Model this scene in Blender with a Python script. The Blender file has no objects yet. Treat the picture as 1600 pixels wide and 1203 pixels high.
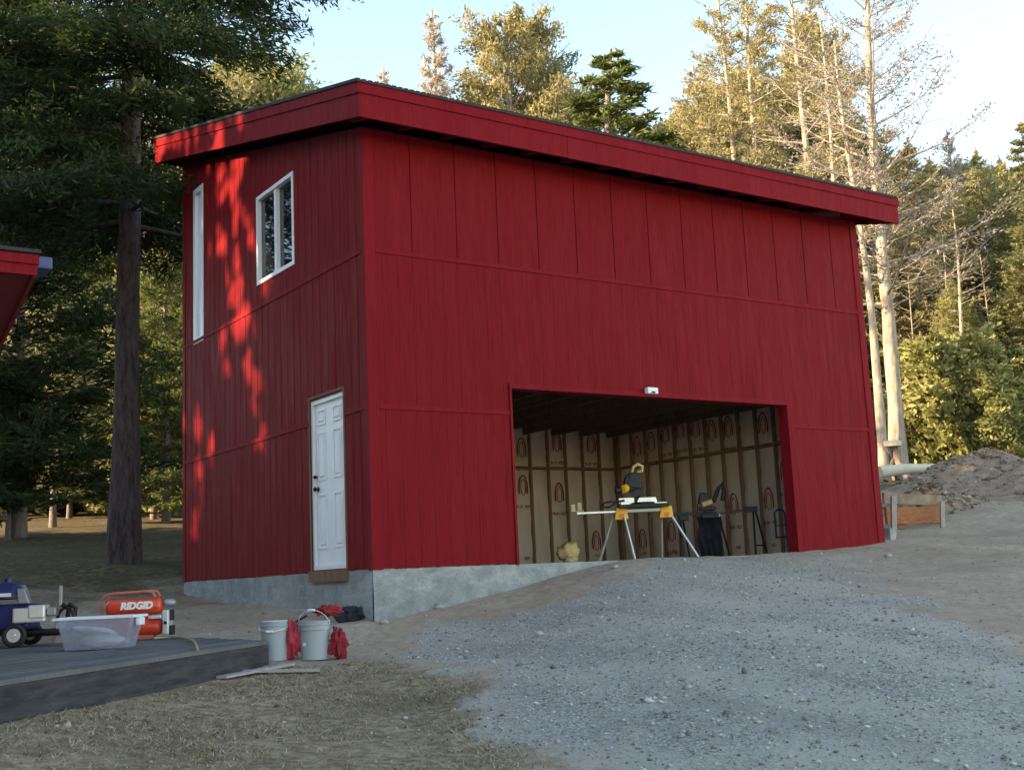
import bpy, bmesh, math, random
import numpy as np
from mathutils import Vector, Matrix
random.seed(7); RNG = np.random.default_rng(11)
S = bpy.context.scene; COL = S.collection
R = math.radians
# ------------------------------------------------------------------ camera
CAM = np.array([-6.1744, -11.917, -0.148]); YAW, PIT, ROL, F = 0.6001, 0.1599, -0.0451, 1848.1
fw = np.array([math.sin(YAW)*math.cos(PIT), math.cos(YAW)*math.cos(PIT), math.sin(PIT)])
rt0 = np.array([math.cos(YAW), -math.sin(YAW), 0]); up0 = np.cross(rt0, fw)
rt = math.cos(ROL)*rt0 + math.sin(ROL)*up0; up = -math.sin(ROL)*rt0 + math.cos(ROL)*up0
cd = bpy.data.cameras.new('camera'); cam = bpy.data.objects.new('camera', cd); COL.objects.link(cam); S.camera = cam
cd.sensor_fit = 'HORIZONTAL'; cd.sensor_width = 36; cd.lens = 36*F/1600; cd.clip_end = 2000; cd.clip_start = .05
cam.matrix_world = Matrix(((rt[0], up[0], -fw[0], CAM[0]), (rt[1], up[1], -fw[1], CAM[1]), (rt[2], up[2], -fw[2], CAM[2]), (0, 0, 0, 1)))
def at(px, py, d):
    v = fw + rt*(px-800)/F - up*(py-601.5)/F
    return CAM + v*d
# ------------------------------------------------------------------ light
SUN = np.array([-1.0, .28, 0]); SUN /= np.linalg.norm(SUN); EL = R(21)
SD = np.array([SUN[0]*math.cos(EL), SUN[1]*math.cos(EL), math.sin(EL)])
w = bpy.data.worlds.new('World'); S.world = w; w.use_nodes = True
nt = w.node_tree; bg = nt.nodes['Background']; sky = nt.nodes.new('ShaderNodeTexSky')
sky.sky_type = 'NISHITA'; sky.sun_disc = False; sky.sun_elevation = EL; sky.sun_rotation = math.atan2(SUN[0], SUN[1])
sky.air_density = 1.0; sky.dust_density = .25; sky.ozone_density = .8
wb = nt.nodes.new('ShaderNodeMix'); wb.data_type = 'RGBA'; wb.blend_type = 'MULTIPLY'; wb.inputs[0].default_value = 1; wb.inputs[7].default_value = (1.13, 1.04, .885, 1)
nt.links.new(sky.outputs[0], wb.inputs[6]); nt.links.new(wb.outputs[2], bg.inputs[0]); bg.inputs[1].default_value = .14
sl = bpy.data.lights.new('sun', 'SUN'); so = bpy.data.objects.new('sun', sl); COL.objects.link(so)
sl.energy = 5.0; sl.angle = R(.5); sl.color = (1, .73, .43)
so.rotation_euler = Vector(SD).to_track_quat('Z', 'Y').to_euler(); so.location = (-20, 0, 30)
S.view_settings.view_transform = 'Standard'; S.view_settings.look = 'None'; S.view_settings.exposure = 2.05; S.view_settings.gamma = 1
S.cycles.use_denoising = True; S.cycles.max_bounces = 6; S.cycles.transparent_max_bounces = 8
# ------------------------------------------------------------------ materials
def mat(name, col, rough=.8, metal=0, spec=.3):
    m = bpy.data.materials.new(name); m.use_nodes = True
    b = m.node_tree.nodes['Principled BSDF']
    b.inputs['Base Color'].default_value = (*col, 1); b.inputs['Roughness'].default_value = rough
    b.inputs['Metallic'].default_value = metal; b.inputs['Specular IOR Level'].default_value = spec
    return m
def N(m, t, **k):
    n = m.node_tree.nodes.new(t)
    for a, v in k.items():
        if a in n.inputs: n.inputs[a].default_value = v
        else: setattr(n, a, v)
    return n
def L(m, a, b): m.node_tree.links.new(a, b)
def coords(m, scale=(1, 1, 1), kind='Object'):
    tc = N(m, 'ShaderNodeTexCoord'); mp = N(m, 'ShaderNodeMapping'); mp.inputs['Scale'].default_value = scale
    L(m, tc.outputs[kind], mp.inputs['Vector']); return mp.outputs[0]
def noise(m, vec, scale, detail=4, rough=.6):
    n = N(m, 'ShaderNodeTexNoise'); n.inputs['Scale'].default_value = scale; n.inputs['Detail'].default_value = detail
    n.inputs['Roughness'].default_value = rough; L(m, vec, n.inputs['Vector']); return n.outputs['Fac']
def ramp(m, fac, stops):
    r = N(m, 'ShaderNodeValToRGB'); e = r.color_ramp.elements
    while len(e) < len(stops): e.new(.5)
    for i, (p, c) in enumerate(stops):
        e[i].position = p; e[i].color = (*c, 1) if len(c) == 3 else c
    L(m, fac, r.inputs[0]); return r.outputs[0]
def mix(m, fac, a, b, mode='MIX'):
    n = N(m, 'ShaderNodeMix', data_type='RGBA', blend_type=mode)
    for s, v in ((n.inputs[0], fac), (n.inputs[6], a), (n.inputs[7], b)):
        if isinstance(v, (int, float)): s.default_value = v
        elif isinstance(v, tuple): s.default_value = (*v, 1)
        else: L(m, v, s)
    return n.outputs[2]
def bump(m, h, strength=.3, dist=.01, prev=None):
    b = N(m, 'ShaderNodeBump'); b.inputs['Strength'].default_value = strength; b.inputs['Distance'].default_value = dist
    L(m, h, b.inputs['Height'])
    if prev is not None: L(m, prev, b.inputs['Normal'])
    return b.outputs[0]
def BS(m): return m.node_tree.nodes['Principled BSDF']
def tex(name, c1, c2, scale=8, stretch=(1, 1, 1), rough=.8, bs=.3, bd=.01, detail=5, metal=0, spec=.3, p=(.3, .7)):
    m = mat(name, c1, rough, metal, spec); v = coords(m, stretch); n = noise(m, v, scale, detail)
    L(m, ramp(m, n, [(p[0], c1), (p[1], c2)]), BS(m).inputs['Base Color'])
    if bs: L(m, bump(m, n, bs, bd), BS(m).inputs['Normal'])
    return m
def siding_mat(name, c1, c2, c3):
    m = mat(name, c1, .7, 0, .035)
    v = coords(m, (1, 1, .045)); g = noise(m, v, 55, 5, .65)
    v2 = coords(m, (1, 1, .35)); b = noise(m, v2, 1.6, 3)
    v3 = coords(m, (1, 1, .12)); st = noise(m, v3, 9, 4, .7)
    base = mix(m, ramp(m, b, [(.35, (0, 0, 0)), (.7, (1, 1, 1))]), c1, c2)
    base = mix(m, ramp(m, st, [(.45, (0, 0, 0)), (.8, (.6,)*3)]), base, c3)
    base = mix(m, ramp(m, g, [(.3, (.55,)*3), (.5, (0, 0, 0))]), base, tuple(x*.5 for x in c1))
    L(m, base, BS(m).inputs['Base Color'])
    n1 = bump(m, g, .6, .007); n2 = bump(m, b, .45, .08, n1); L(m, n2, BS(m).inputs['Normal'])
    L(m, ramp(m, st, [(.3, (.45,)*3), (.7, (.68,)*3)]), BS(m).inputs['Roughness'])
    return m
M = {}
M['red'] = siding_mat('red_siding', (.175, .0092, .0125), (.195, .0106, .0150), (.155, .0088, .0120))
M['redtrim'] = siding_mat('red_trim', (.19, .0100, .0150), (.21, .0115, .017), (.17, .0092, .013))
M['soffit'] = tex('dark_soffit', (.13, .018, .022), (.17, .022, .03), 6, (1, 1, 1), .7, .2)
M['concrete'] = None
m = mat('concrete', (.3, .3, .3), .9); v = coords(m); n1 = noise(m, v, 3, 6, .7); n2 = noise(m, v, 40, 4, .7); n3 = noise(m, coords(m, (1, 1, 3)), 1.3, 5, .7)
c = ramp(m, n1, [(.3, (.17, .19, .20)), (.52, (.26, .275, .28)), (.68, (.36, .365, .36))])
c = mix(m, ramp(m, n3, [(.5, (0, 0, 0)), (.62, (.75,)*3)]), c, (.38, .39, .385)); c = mix(m, ramp(m, n2, [(.3, (.5,)*3), (.5, (0, 0, 0))]), c, (.12, .13, .13))
L(m, c, BS(m).inputs['Base Color']); L(m, bump(m, n2, .4, .01, bump(m, n1, .4, .03)), BS(m).inputs['Normal']); M['concrete'] = m
M['white'] = tex('white_paint', (.72, .73, .76), (.80, .80, .82), 5, rough=.4, bs=.05)
M['vinyl'] = mat('white_vinyl', (.78, .78, .80), .35)
M['reflect_pane'] = tex('bright_reflection_pane', (.72, .78, .86), (.82, .85, .9), 2, (1, 1, .3), rough=.25, bs=0, spec=.6)  # tall window pane: bright reflection put into the pale colour
M['roofing'] = tex('black_roofing', (.02, .02, .022), (.045, .045, .05), 30, rough=.8, bs=.4)
M['lumber'] = tex('lumber', (.22, .14, .09), (.34, .225, .15), 4, (8, 8, .6), rough=.8, bs=.15)
M['lumber_dark'] = tex('dark_lumber', (.14, .085, .05), (.22, .14, .085), 5, (6, 6, 1), rough=.85, bs=.2)
M['rustwood'] = tex('brown_board', (.20, .075, .03), (.33, .14, .06), 5, (1, 1, 6), rough=.85, bs=.3)
m = tex('kraft_paper', (.66, .575, .51), (.80, .72, .65), 3, (1, 1, .4), rough=.75, bs=.6, bd=.03); M['kraft'] = m
M['redink'] = mat('red_ink', (.30, .045, .035), .8)
M['osb'] = tex('osb', (.20, .13, .08), (.34, .23, .14), 22, rough=.9, bs=.2)
M['black'] = tex('black_plastic', (.012, .012, .014), (.03, .03, .034), 12, rough=.5, bs=.05)
M['blackmetal'] = mat('black_metal', (.02, .02, .023), .4, .6)
M['yellow'] = tex('yellow_plastic', (.75, .40, .02), (.85, .50, .04), 6, rough=.45, bs=.03)
M['alu'] = tex('aluminium', (.62, .63, .65), (.75, .76, .78), 10, rough=.35, bs=.05, metal=.5)
M['alugrey'] = tex('grey_metal', (.28, .29, .31), (.36, .37, .39), 10, rough=.4, bs=.05, metal=.6)
M['cloth'] = tex('dark_cloth', (.02, .022, .03), (.05, .055, .08), 5, rough=.95, bs=.6, bd=.03)
M['bag'] = tex('yellow_paper', (.50, .38, .17), (.68, .54, .28), 9, rough=.9, bs=.4, bd=.02)
M['bucket'] = tex('grey_bucket', (.27, .30, .34), (.36, .39, .43), 3, (1, 1, .5), rough=.45, bs=.05)
M['label'] = mat('white_label', (.75, .76, .78), .6)
M['redcloth'] = tex('red_stained_rag', (.30, .02, .045), (.48, .06, .09), 10, rough=.9, bs=.6, bd=.02)
M['darkred'] = tex('dark_red_rag', (.16, .012, .02), (.30, .03, .04), 12, rough=.9, bs=.6, bd=.02)
M['tank'] = tex('red_enamel', (.62, .055, .025), (.72, .08, .04), 5, rough=.28, bs=.03, spec=.5)
M['tankw'] = mat('white_decal', (.8, .8, .8), .5)
M['rail'] = tex('worn_red_tube', (.42, .12, .08), (.5, .2, .14), 12, rough=.5, bs=.05)
m = mat('clear_tub', (.40, .43, .54), .25); BS(m).inputs['Transmission Weight'].default_value = .3; BS(m).inputs['Alpha'].default_value = .42; M['tub'] = m
M['plasticbag'] = tex('white_sheet', (.66, .70, .78), (.82, .84, .88), 7, rough=.55, bs=.5, bd=.02)
M['navy'] = tex('navy_plastic', (.015, .02, .10), (.03, .04, .17), 6, rough=.35, bs=.03)
M['cord'] = mat('tan_cord', (.42, .30, .17), .8)
M['glasspane'] = mat('window_glass', (.012, .014, .018), .03, 0, .8)
M['knob'] = mat('dark_knob', (.03, .028, .025), .35, .7)
M['gutter'] = mat('blue_grey_gutter', (.06, .085, .19), .5)
M['palelog'] = tex('pale_wood', (.50, .43, .32), (.66, .58, .45), 6, (1, 1, 1), rough=.85, bs=.3)
M['rock'] = tex('grey_stone', (.22, .22, .22), (.36, .35, .34), 9, rough=.9, bs=.5)
M['stake'] = tex('weathered_stake', (.30, .25, .24), (.42, .36, .34), 8, (4, 4, 1), rough=.9, bs=.3)
m = mat('deck_wood', (.1, .1, .1), .8); v = coords(m, (.5, 6, 1)); n1 = noise(m, v, 5, 6, .7); n2 = noise(m, coords(m), 1.7, 4)
c = ramp(m, n1, [(.3, (.035, .033, .036)), (.7, (.12, .113, .115))]); c = mix(m, ramp(m, n2, [(.4, (0, 0, 0)), (.65, (.6,)*3)]), c, (.17, .16, .155))
oi = N(m, 'ShaderNodeObjectInfo'); c = mix(m, ramp(m, oi.outputs['Random'], [(.0, (0, 0, 0)), (1, (.7,)*3)]), c, (.16, .152, .155)); L(m, c, BS(m).inputs['Base Color']); L(m, bump(m, n1, .8, .02), BS(m).inputs['Normal']); M['deck'] = m
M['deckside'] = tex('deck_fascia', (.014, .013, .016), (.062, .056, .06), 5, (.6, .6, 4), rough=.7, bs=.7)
def bark(name, a, b, sc=10):
    m = mat(name, a, .95); v = coords(m, (1, 1, .22)); n = noise(m, v, sc, 6, .75)
    L(m, ramp(m, n, [(.35, a), (.65, b)]), BS(m).inputs['Base Color']); L(m, bump(m, n, .9, .05), BS(m).inputs['Normal']); return m
M['bark_dark'] = bark('dark_bark', (.030, .023, .024), (.14, .105, .10), 13)
M['bark_pale'] = bark('pale_bark', (.20, .165, .135), (.44, .385, .32), 9)
M['bark_mid'] = bark('grey_bark', (.12, .095, .085), (.26, .21, .19), 8)
def leaf(name, c1, c2, c3, tr=.35):
    m = mat(name, c1, .65, 0, .25); g = N(m, 'ShaderNodeNewGeometry'); v = coords(m); n = noise(m, v, .8, 3)
    c = ramp(m, n, [(.35, c1), (.65, c2)]); c = mix(m, ramp(m, g.outputs['Random Per Island'], [(.55, (0, 0, 0)), (1, (1, 1, 1))]), c, c3)
    L(m, c, BS(m).inputs['Base Color']); t = N(m, 'ShaderNodeBsdfTranslucent'); L(m, c, t.inputs[0])
    ms = N(m, 'ShaderNodeMixShader'); ms.inputs[0].default_value = tr
    L(m, BS(m).outputs[0], ms.inputs[1]); L(m, t.outputs[0], ms.inputs[2]); L(m, ms.outputs[0], m.node_tree.nodes['Material Output'].inputs[0]); return m
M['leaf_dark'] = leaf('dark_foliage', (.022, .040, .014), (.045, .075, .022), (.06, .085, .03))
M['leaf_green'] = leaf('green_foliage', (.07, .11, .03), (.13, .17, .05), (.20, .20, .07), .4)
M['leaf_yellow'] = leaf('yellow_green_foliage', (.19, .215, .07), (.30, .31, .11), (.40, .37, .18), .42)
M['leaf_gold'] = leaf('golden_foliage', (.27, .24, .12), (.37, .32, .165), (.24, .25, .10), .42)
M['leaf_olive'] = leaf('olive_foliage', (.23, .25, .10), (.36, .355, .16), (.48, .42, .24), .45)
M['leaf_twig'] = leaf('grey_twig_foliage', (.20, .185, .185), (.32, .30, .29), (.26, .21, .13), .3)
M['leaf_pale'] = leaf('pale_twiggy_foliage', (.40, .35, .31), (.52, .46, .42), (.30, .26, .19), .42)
# ------------------------------------------------------------------ mesh helpers
class MB:
    def __init__(s): s.v = []; s.f = []
    def add(s, vs, fs):
        o = len(s.v); s.v += [tuple(map(float, p)) for p in vs]; s.f += [tuple(i+o for i in f) for f in fs]; return s
    def box(s, x0, x1, y0, y1, z0, z1):
        return s.hexa([(x0, y0, z0), (x1, y0, z0), (x1, y1, z0), (x0, y1, z0), (x0, y0, z1), (x1, y0, z1), (x1, y1, z1), (x0, y1, z1)])
    def hexa(s, p): return s.add(p, [(3, 2, 1, 0), (4, 5, 6, 7), (0, 1, 5, 4), (1, 2, 6, 5), (2, 3, 7, 6), (3, 0, 4, 7)])
    def tube(s, pts, r, n=8, cap=True):
        pts = [Vector(p) for p in pts]; rs = r if isinstance(r, (list, tuple)) else [r]*len(pts); o = len(s.v)
        ref = None
        for i, p in enumerate(pts):
            d = (pts[min(i+1, len(pts)-1)]-pts[max(i-1, 0)]).normalized()
            if ref is None: ref = d.orthogonal().normalized()
            a = (ref-d*ref.dot(d)); a = a.normalized() if a.length > 1e-5 else d.orthogonal().normalized(); ref = a; b = d.cross(a)
            for k in range(n):
                t = 2*math.pi*k/n; s.v.append(tuple(p+(a*math.cos(t)+b*math.sin(t))*rs[i]))
        for i in range(len(pts)-1):
            for k in range(n): s.f.append((o+i*n+k, o+i*n+(k+1) % n, o+(i+1)*n+(k+1) % n, o+(i+1)*n+k))
        if cap: s.f.append(tuple(o+k for k in reversed(range(n)))); s.f.append(tuple(o+(len(pts)-1)*n+k for k in range(n)))
        return s
    def bar(s, a, b, wx, wz):   # rectangular bar from a to b
        a, b = Vector(a), Vector(b); d = (b-a).normalized(); u = d.cross(Vector((0, 0, 1)))
        u = u.normalized() if u.length > 1e-3 else Vector((1, 0, 0)); v_ = u.cross(d); u = u*wx/2; v_ = v_*wz/2
        return s.hexa([a-u-v_, a+u-v_, a+u+v_, a-u+v_, b-u-v_, b+u-v_, b+u+v_, b-u+v_])
    def lathe(s, prof, c=(0, 0, 0), n=24, axis='Z'):
        o = len(s.v)
        for r_, z in prof:
            for k in range(n):
                t = 2*math.pi*k/n; p = (r_*math.cos(t), r_*math.sin(t), z)
                if axis == 'X': p = (p[2], p[0], p[1])
                if axis == 'Y': p = (p[0], p[2], p[1])
                s.v.append((p[0]+c[0], p[1]+c[1], p[2]+c[2]))
        for i in range(len(prof)-1):
            for k in range(n): s.f.append((o+i*n+k, o+i*n+(k+1) % n, o+(i+1)*n+(k+1) % n, o+(i+1)*n+k))
        return s
def obj(name, mb, material, parent=None, smooth=False, bevel=0, loc=None):
    me = bpy.data.meshes.new(name)
    me.from_pydata(mb.v, [], mb.f); me.validate()
    b = bmesh.new(); b.from_mesh(me)
    bmesh.ops.recalc_face_normals(b, faces=b.faces)
    if bevel: bmesh.ops.bevel(b, geom=[e for e in b.edges if e.is_manifold and e.calc_face_angle(0) > .6], offset=bevel, segments=2, affect='EDGES', profile=.6)
    b.to_mesh(me); b.free()
    if smooth:
        for p in me.polygons: p.use_smooth = True
        me.set_sharp_from_angle(angle=R(40))
    me.materials.append(M[material] if isinstance(material, str) else material)
    o = bpy.data.objects.new(name, me); COL.objects.link(o)
    if parent: o.parent = parent
    if loc is not None: o.location = loc
    return o
def tag(o, label=None, cat=None, group=None, kind=None):
    if label: o['label'] = label
    if cat: o['category'] = cat
    if group: o['group'] = group
    if kind: o['kind'] = kind
    return o
def thing(name, label, cat, loc=(0, 0, 0), rz=0, group=None):
    o = bpy.data.objects.new(name, None); COL.objects.link(o); o.empty_display_size = .2
    o.location = tuple(map(float, loc)); o.rotation_euler = (0, 0, rz); return tag(o, label, cat, group)
def npmesh(name, verts, faces):   # verts (V,3), faces (Fn,k)
    me = bpy.data.meshes.new(name); k = faces.shape[1]; nf = len(faces)
    me.vertices.add(len(verts)); me.vertices.foreach_set('co', np.ascontiguousarray(verts, dtype=np.float32).ravel())
    me.loops.add(nf*k); me.loops.foreach_set('vertex_index', np.ascontiguousarray(faces, dtype=np.int32).ravel())
    me.polygons.add(nf); me.polygons.foreach_set('loop_start', np.arange(0, nf*k, k, dtype=np.int32))
    me.update(calc_edges=True); return me
# ------------------------------------------------------------------ terrain
W_, D_ = 8.70, 6.32; SLP = .2486
CP = [(0, -.05, -.57), (-.3, 3, -.44), (-.3, 6.3, -.22), (1, -.2, -.46), (1.9, -.2, -.30), (2.7, -.2, -.14), (3.6, -.2, -.05), (5.2, -.2, -.02), (7, -.2, -.01), (8.7, -.1, .08), (9.4, .5, .14),
      (9.5, 3, .5), (9.5, 6.5, .9), (4, 9.5, .6), (14.1, .9, .55), (12.1, 1.05, .32), (-1.9, 1.3, -.66), (-3.5, 2.3, -.5), (-.2, 8.25, .2), (-4, 8, .2), (5.1, 26.4, 2.3), (-6, 24, 1.7), (17.4, 6.0, 1.55),
      (25, 10, 2.3), (30, 2, 2.2), (20, 25, 2.8), (40, 40, 6), (0, 50, 5), (-30, 30, 3), (60, 10, 6), (-30, -5, -.6), (-25, -30, -2.2), (0, -30, -2.6), (20, -25, -1.6), (40, -15, .6), (60, 60, 9), (-8, -3, -.9)]
for px, py, d in ((430, 1029, 11.4), (492, 1028, 11.5), (408, 1032, 11.2), (0, 1112, 7.6), (0, 1203, 6.1), (200, 1075, 9), (500, 1138, 8.4), (800, 1203, 6.7), (800, 1100, 8.8), (1100, 1203, 6.4), (1100, 1000, 9.8), (1100, 920, 13), (800, 985, 12.2),
                  (1600, 1180, 6.4), (1600, 900, 13), (1350, 930, 12.5), (640, 985, 12.6), (1350, 880, 16)):
    CP.append(tuple(at(px, py, d)))
CP.append((CAM[0], CAM[1], -1.7)); CP.append((0, -9, -1.45))
CP = np.array(CP)
def U(r2): return np.where(r2 < 1e-9, 0, r2*np.log(r2+1e-12))*.5
n = len(CP); d2 = ((CP[:, None, :2]-CP[None, :, :2])**2).sum(-1)
A = np.zeros((n+3, n+3)); A[:n, :n] = U(d2)+np.eye(n)*.6; A[:n, n] = 1; A[:n, n+1:] = CP[:, :2]; A[n, :n] = 1; A[n+1:, :n] = CP[:, :2].T
sol = np.linalg.solve(A, np.concatenate([CP[:, 2], [0, 0, 0]]))
def tps(x, y):
    x = np.atleast_1d(np.asarray(x, float)); y = np.atleast_1d(np.asarray(y, float)); out = np.zeros_like(x)
    for i in range(0, len(x), 20000):
        xx, yy = x[i:i+20000], y[i:i+20000]
        d = (xx[:, None]-CP[None, :, 0])**2+(yy[:, None]-CP[None, :, 1])**2
        out[i:i+20000] = U(d)@sol[:n]+sol[n]+sol[n+1]*xx+sol[n+2]*yy
    return out
def vnoise(x, y, seed=0):
    def h(i, j): v = np.sin(i*127.1+j*311.7+seed*74.7)*43758.5453; return v-np.floor(v)
    i, j = np.floor(x), np.floor(y); fx, fy = x-i, y-j; fx = fx*fx*(3-2*fx); fy = fy*fy*(3-2*fy)
    return (h(i, j)*(1-fx)+h(i+1, j)*fx)*(1-fy)+(h(i, j+1)*(1-fx)+h(i+1, j+1)*fx)*fy
def ground_z(x, y, fp=True):
    x = np.atleast_1d(np.asarray(x, float)); y = np.atleast_1d(np.asarray(y, float))
    z = tps(x, y)
    z = z+(vnoise(x*.9, y*.9, 1)-.5)*.05+(vnoise(x*3.1, y*3.1, 2)-.5)*.022+(vnoise(x*9, y*9, 3)-.5)*.010
    far = np.hypot(x-3, y-3); z = z+np.clip((far-25)/40, 0, 1)*(vnoise(x*.09, y*.09, 5)-.5)*3
    if fp:
        ins = (x > .04) & (x < W_-.04) & (y > .04) & (y < D_-.04); z = np.where(ins, -.35, z)
        ind = (x < -1.95) & (x > -8) & (y > x-(-1.76)-1.23+.2) & (y < 3.5) & (y < 1.2-(x+1.85)*.5); z = np.where(ind, np.minimum(z, -.75), z)
    return z
def gz(x, y): return float(ground_z(x, y)[0])
def hit(px, py):   # where the ray of a photo pixel meets the ground
    ds = np.linspace(4, 60, 700); P = CAM[None]+(fw+rt*(px-800)/F-up*(py-601.5)/F)[None]*ds[:, None]
    g = tps(P[:, 0], P[:, 1]); k = np.argmax(P[:, 2] < g) if (P[:, 2] < g).any() else len(ds)-1
    return P[k]
def axis(lo, hi, a, b, fine, extra):
    v = list(np.arange(a, b, fine)); s_ = fine; x = a
    while x > lo: s_ *= 1.22; x -= s_; v.append(x)
    s_ = fine; x = b
    while x < hi: s_ *= 1.22; x += s_; v.append(x)
    return np.array(sorted(set([round(t, 4) for t in v]+extra)))
gx = axis(-400, 400, -9, 20, .11, [0.0, .05, W_, W_-.05]); gy = axis(-400, 500, -9, 10, .11, [0.0, .05, D_, D_-.05])
XX, YY = np.meshgrid(gx, gy); X, Y = XX.ravel(), YY.ravel(); Z = ground_z(X, Y)
def inpoly(x, y, poly):
    c = np.zeros(len(x), bool); j = len(poly)-1
    for i in range(len(poly)):
        xi, yi = poly[i][:2]; xj, yj = poly[j][:2]
        t = ((yi > y) != (yj > y)) & (x < (xj-xi)*(y-yi)/(yj-yi+1e-12)+xi); c ^= t; j = i
    return c
def sdist(x, y, poly):
    d = np.full(len(x), 1e9)
    for i in range(len(poly)):
        a, b = np.array(poly[i][:2]), np.array(poly[(i+1) % len(poly)][:2]); ab = b-a
        t = np.clip(((x-a[0])*ab[0]+(y-a[1])*ab[1])/(ab@ab), 0, 1)
        d = np.minimum(d, np.hypot(x-a[0]-t*ab[0], y-a[1]-t*ab[1]))
    return np.where(inpoly(x, y, poly), d, -d)
gp = [hit(*p) for p in ((612, 990), (645, 1022), (700, 1048), (795, 1062), (762, 1098), (765, 1140), (860, 1170), (905, 1203))]
gp += [(-1.5, -12, 0), (3, -16, 0), (6, -12, 0)]
gp += [hit(*p) for p in ((1600, 1030), (1500, 975), (1400, 935), (1330, 905), (1220, 882))]+[(7.2, -.3, 0), (4.0, -.4, 0)]+[hit(*p) for p in ((960, 905), (850, 945), (740, 965), (660, 975))]
def masks(x, y):
    nz = (vnoise(x*1.3, y*1.3, 9)-.5)*1.0+(vnoise(x*4, y*4, 10)-.5)*.7+(vnoise(x*11, y*11, 12)-.5)*.35
    gr = np.clip((sdist(x, y, gp)+nz*(.6+.9*np.clip((x-4)/4, 0, 1)))/(.2+1.3*np.clip((x-3.5)/4, 0, 1))+.5, 0, 1)
    # grass: lower left foreground, limited by a line through pixels
    ga = [hit(*p) for p in ((0, 1112), (250, 1062), (420, 1045), (560, 1035), (640, 1045), (760, 1068))]+[gp[4], gp[5], gp[7], (-1.5, -14, 0), (-14, -14, 0), (-10, -7, 0)]
    gs = np.clip((sdist(x, y, ga)+nz*.5)/.3+.5, 0, 1)
    fo = np.clip((np.maximum(y-4.5+nz*2, (x-16.5)*.8-2+nz*2))/3, 0, 1)*np.where(x > 9, np.clip((y-4+.3*(x-9))/4, 0, 1), 1)
    return gr, gs*(1-gr), fo
me = npmesh('ground', np.stack([X, Y, Z], 1), (lambda ny, nx: np.stack([a.ravel() for a in (lambda i, j: (j*nx+i, j*nx+i+1, (j+1)*nx+i+1, (j+1)*nx+i))(*np.meshgrid(np.arange(nx-1), np.arange(ny-1)))], 1))(len(gy), len(gx)))
gr, gs, fo = masks(X, Y)
ca = me.color_attributes.new('zone', 'FLOAT_COLOR', 'POINT'); ca.data.foreach_set('color', np.stack([gr, gs, fo, np.ones_like(gr)], 1).astype(np.float32).ravel())
me.polygons.foreach_set('use_smooth', np.ones(len(me.polygons), bool))
ground = bpy.data.objects.new('ground', me); COL.objects.link(ground); tag(ground, kind='structure')
m = mat('ground_mix', (.3, .3, .3), .95, 0, .15); at_ = N(m, 'ShaderNodeVertexColor', layer_name='zone'); sp = N(m, 'ShaderNodeSeparateColor'); L(m, at_.outputs[0], sp.inputs[0])
v = coords(m)
nf = noise(m, v, 60, 5, .8); nm = noise(m, v, 9, 5, .7); nl = noise(m, v, .9, 4, .6); nb = noise(m, v, .35, 3)
vo = N(m, 'ShaderNodeTexVoronoi'); vo.inputs['Scale'].default_value = 60; L(m, v, vo.inputs['Vector'])
vg = N(m, 'ShaderNodeRGBToBW'); L(m, vo.outputs['Color'], vg.inputs[0])
sand = mix(m, ramp(m, nl, [(.35, (0, 0, 0)), (.65, (1, 1, 1))]), (.36, .27, .19), (.49, .385, .285)); sand = mix(m, ramp(m, nm, [(.35, (.6,)*3), (.6, (0, 0, 0))]), sand, (.22, .18, .145))
sand = mix(m, ramp(m, nf, [(.55, (0, 0, 0)), (.75, (.4,)*3)]), sand, (.45, .41, .36))
grav = ramp(m, vg.outputs[0], [(.1, (.17, .155, .135)), (.5, (.335, .308, .268)), (.9, (.53, .495, .44))])
grav = mix(m, ramp(m, nl, [(.42, (0, 0, 0)), (.68, (.85,)*3)]), grav, (.43, .395, .34)); grav = mix(m, ramp(m, nf, [(.3, (.7,)*3), (.48, (0, 0, 0))]), grav, (.15, .138, .122))
grav = mix(m, ramp(m, nb, [(.45, (0, 0, 0)), (.7, (.45,)*3)]), grav, (.36, .32, .275))
trk = noise(m, coords(m, (1.5, .22, 1)), 1.1, 3, .5); grav = mix(m, ramp(m, trk, [(.5, (0, 0, 0)), (.6, (.55,)*3)]), grav, (.44, .395, .335)); grav = mix(m, ramp(m, trk, [(.36, (.4,)*3), (.44, (0, 0, 0))]), grav, (.24, .22, .20))
gra = mix(m, ramp(m, nm, [(.35, (0, 0, 0)), (.65, (1, 1, 1))]), (.17, .115, .07), (.42, .325, .215)); gra = mix(m, ramp(m, nl, [(.5, (0, 0, 0)), (.72, (.6,)*3)]), gra, (.13, .09, .06))
lit = mix(m, ramp(m, nm, [(.4, (0, 0, 0)), (.7, (1, 1, 1))]), (.06, .042, .025), (.22, .17, .095)); lit = mix(m, ramp(m, nl, [(.4, (0, 0, 0)), (.65, (.8,)*3)]), lit, (.06, .06, .028))
c = mix(m, sp.outputs[2], sand, lit); c = mix(m, sp.outputs[1], c, gra); c = mix(m, sp.outputs[0], c, grav)
L(m, c, BS(m).inputs['Base Color']); L(m, bump(m, nf, .6, .02, bump(m, nm, .5, .05, bump(m, vg.outputs[0], .6, .02))), BS(m).inputs['Normal'])
me.materials.append(m)
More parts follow.
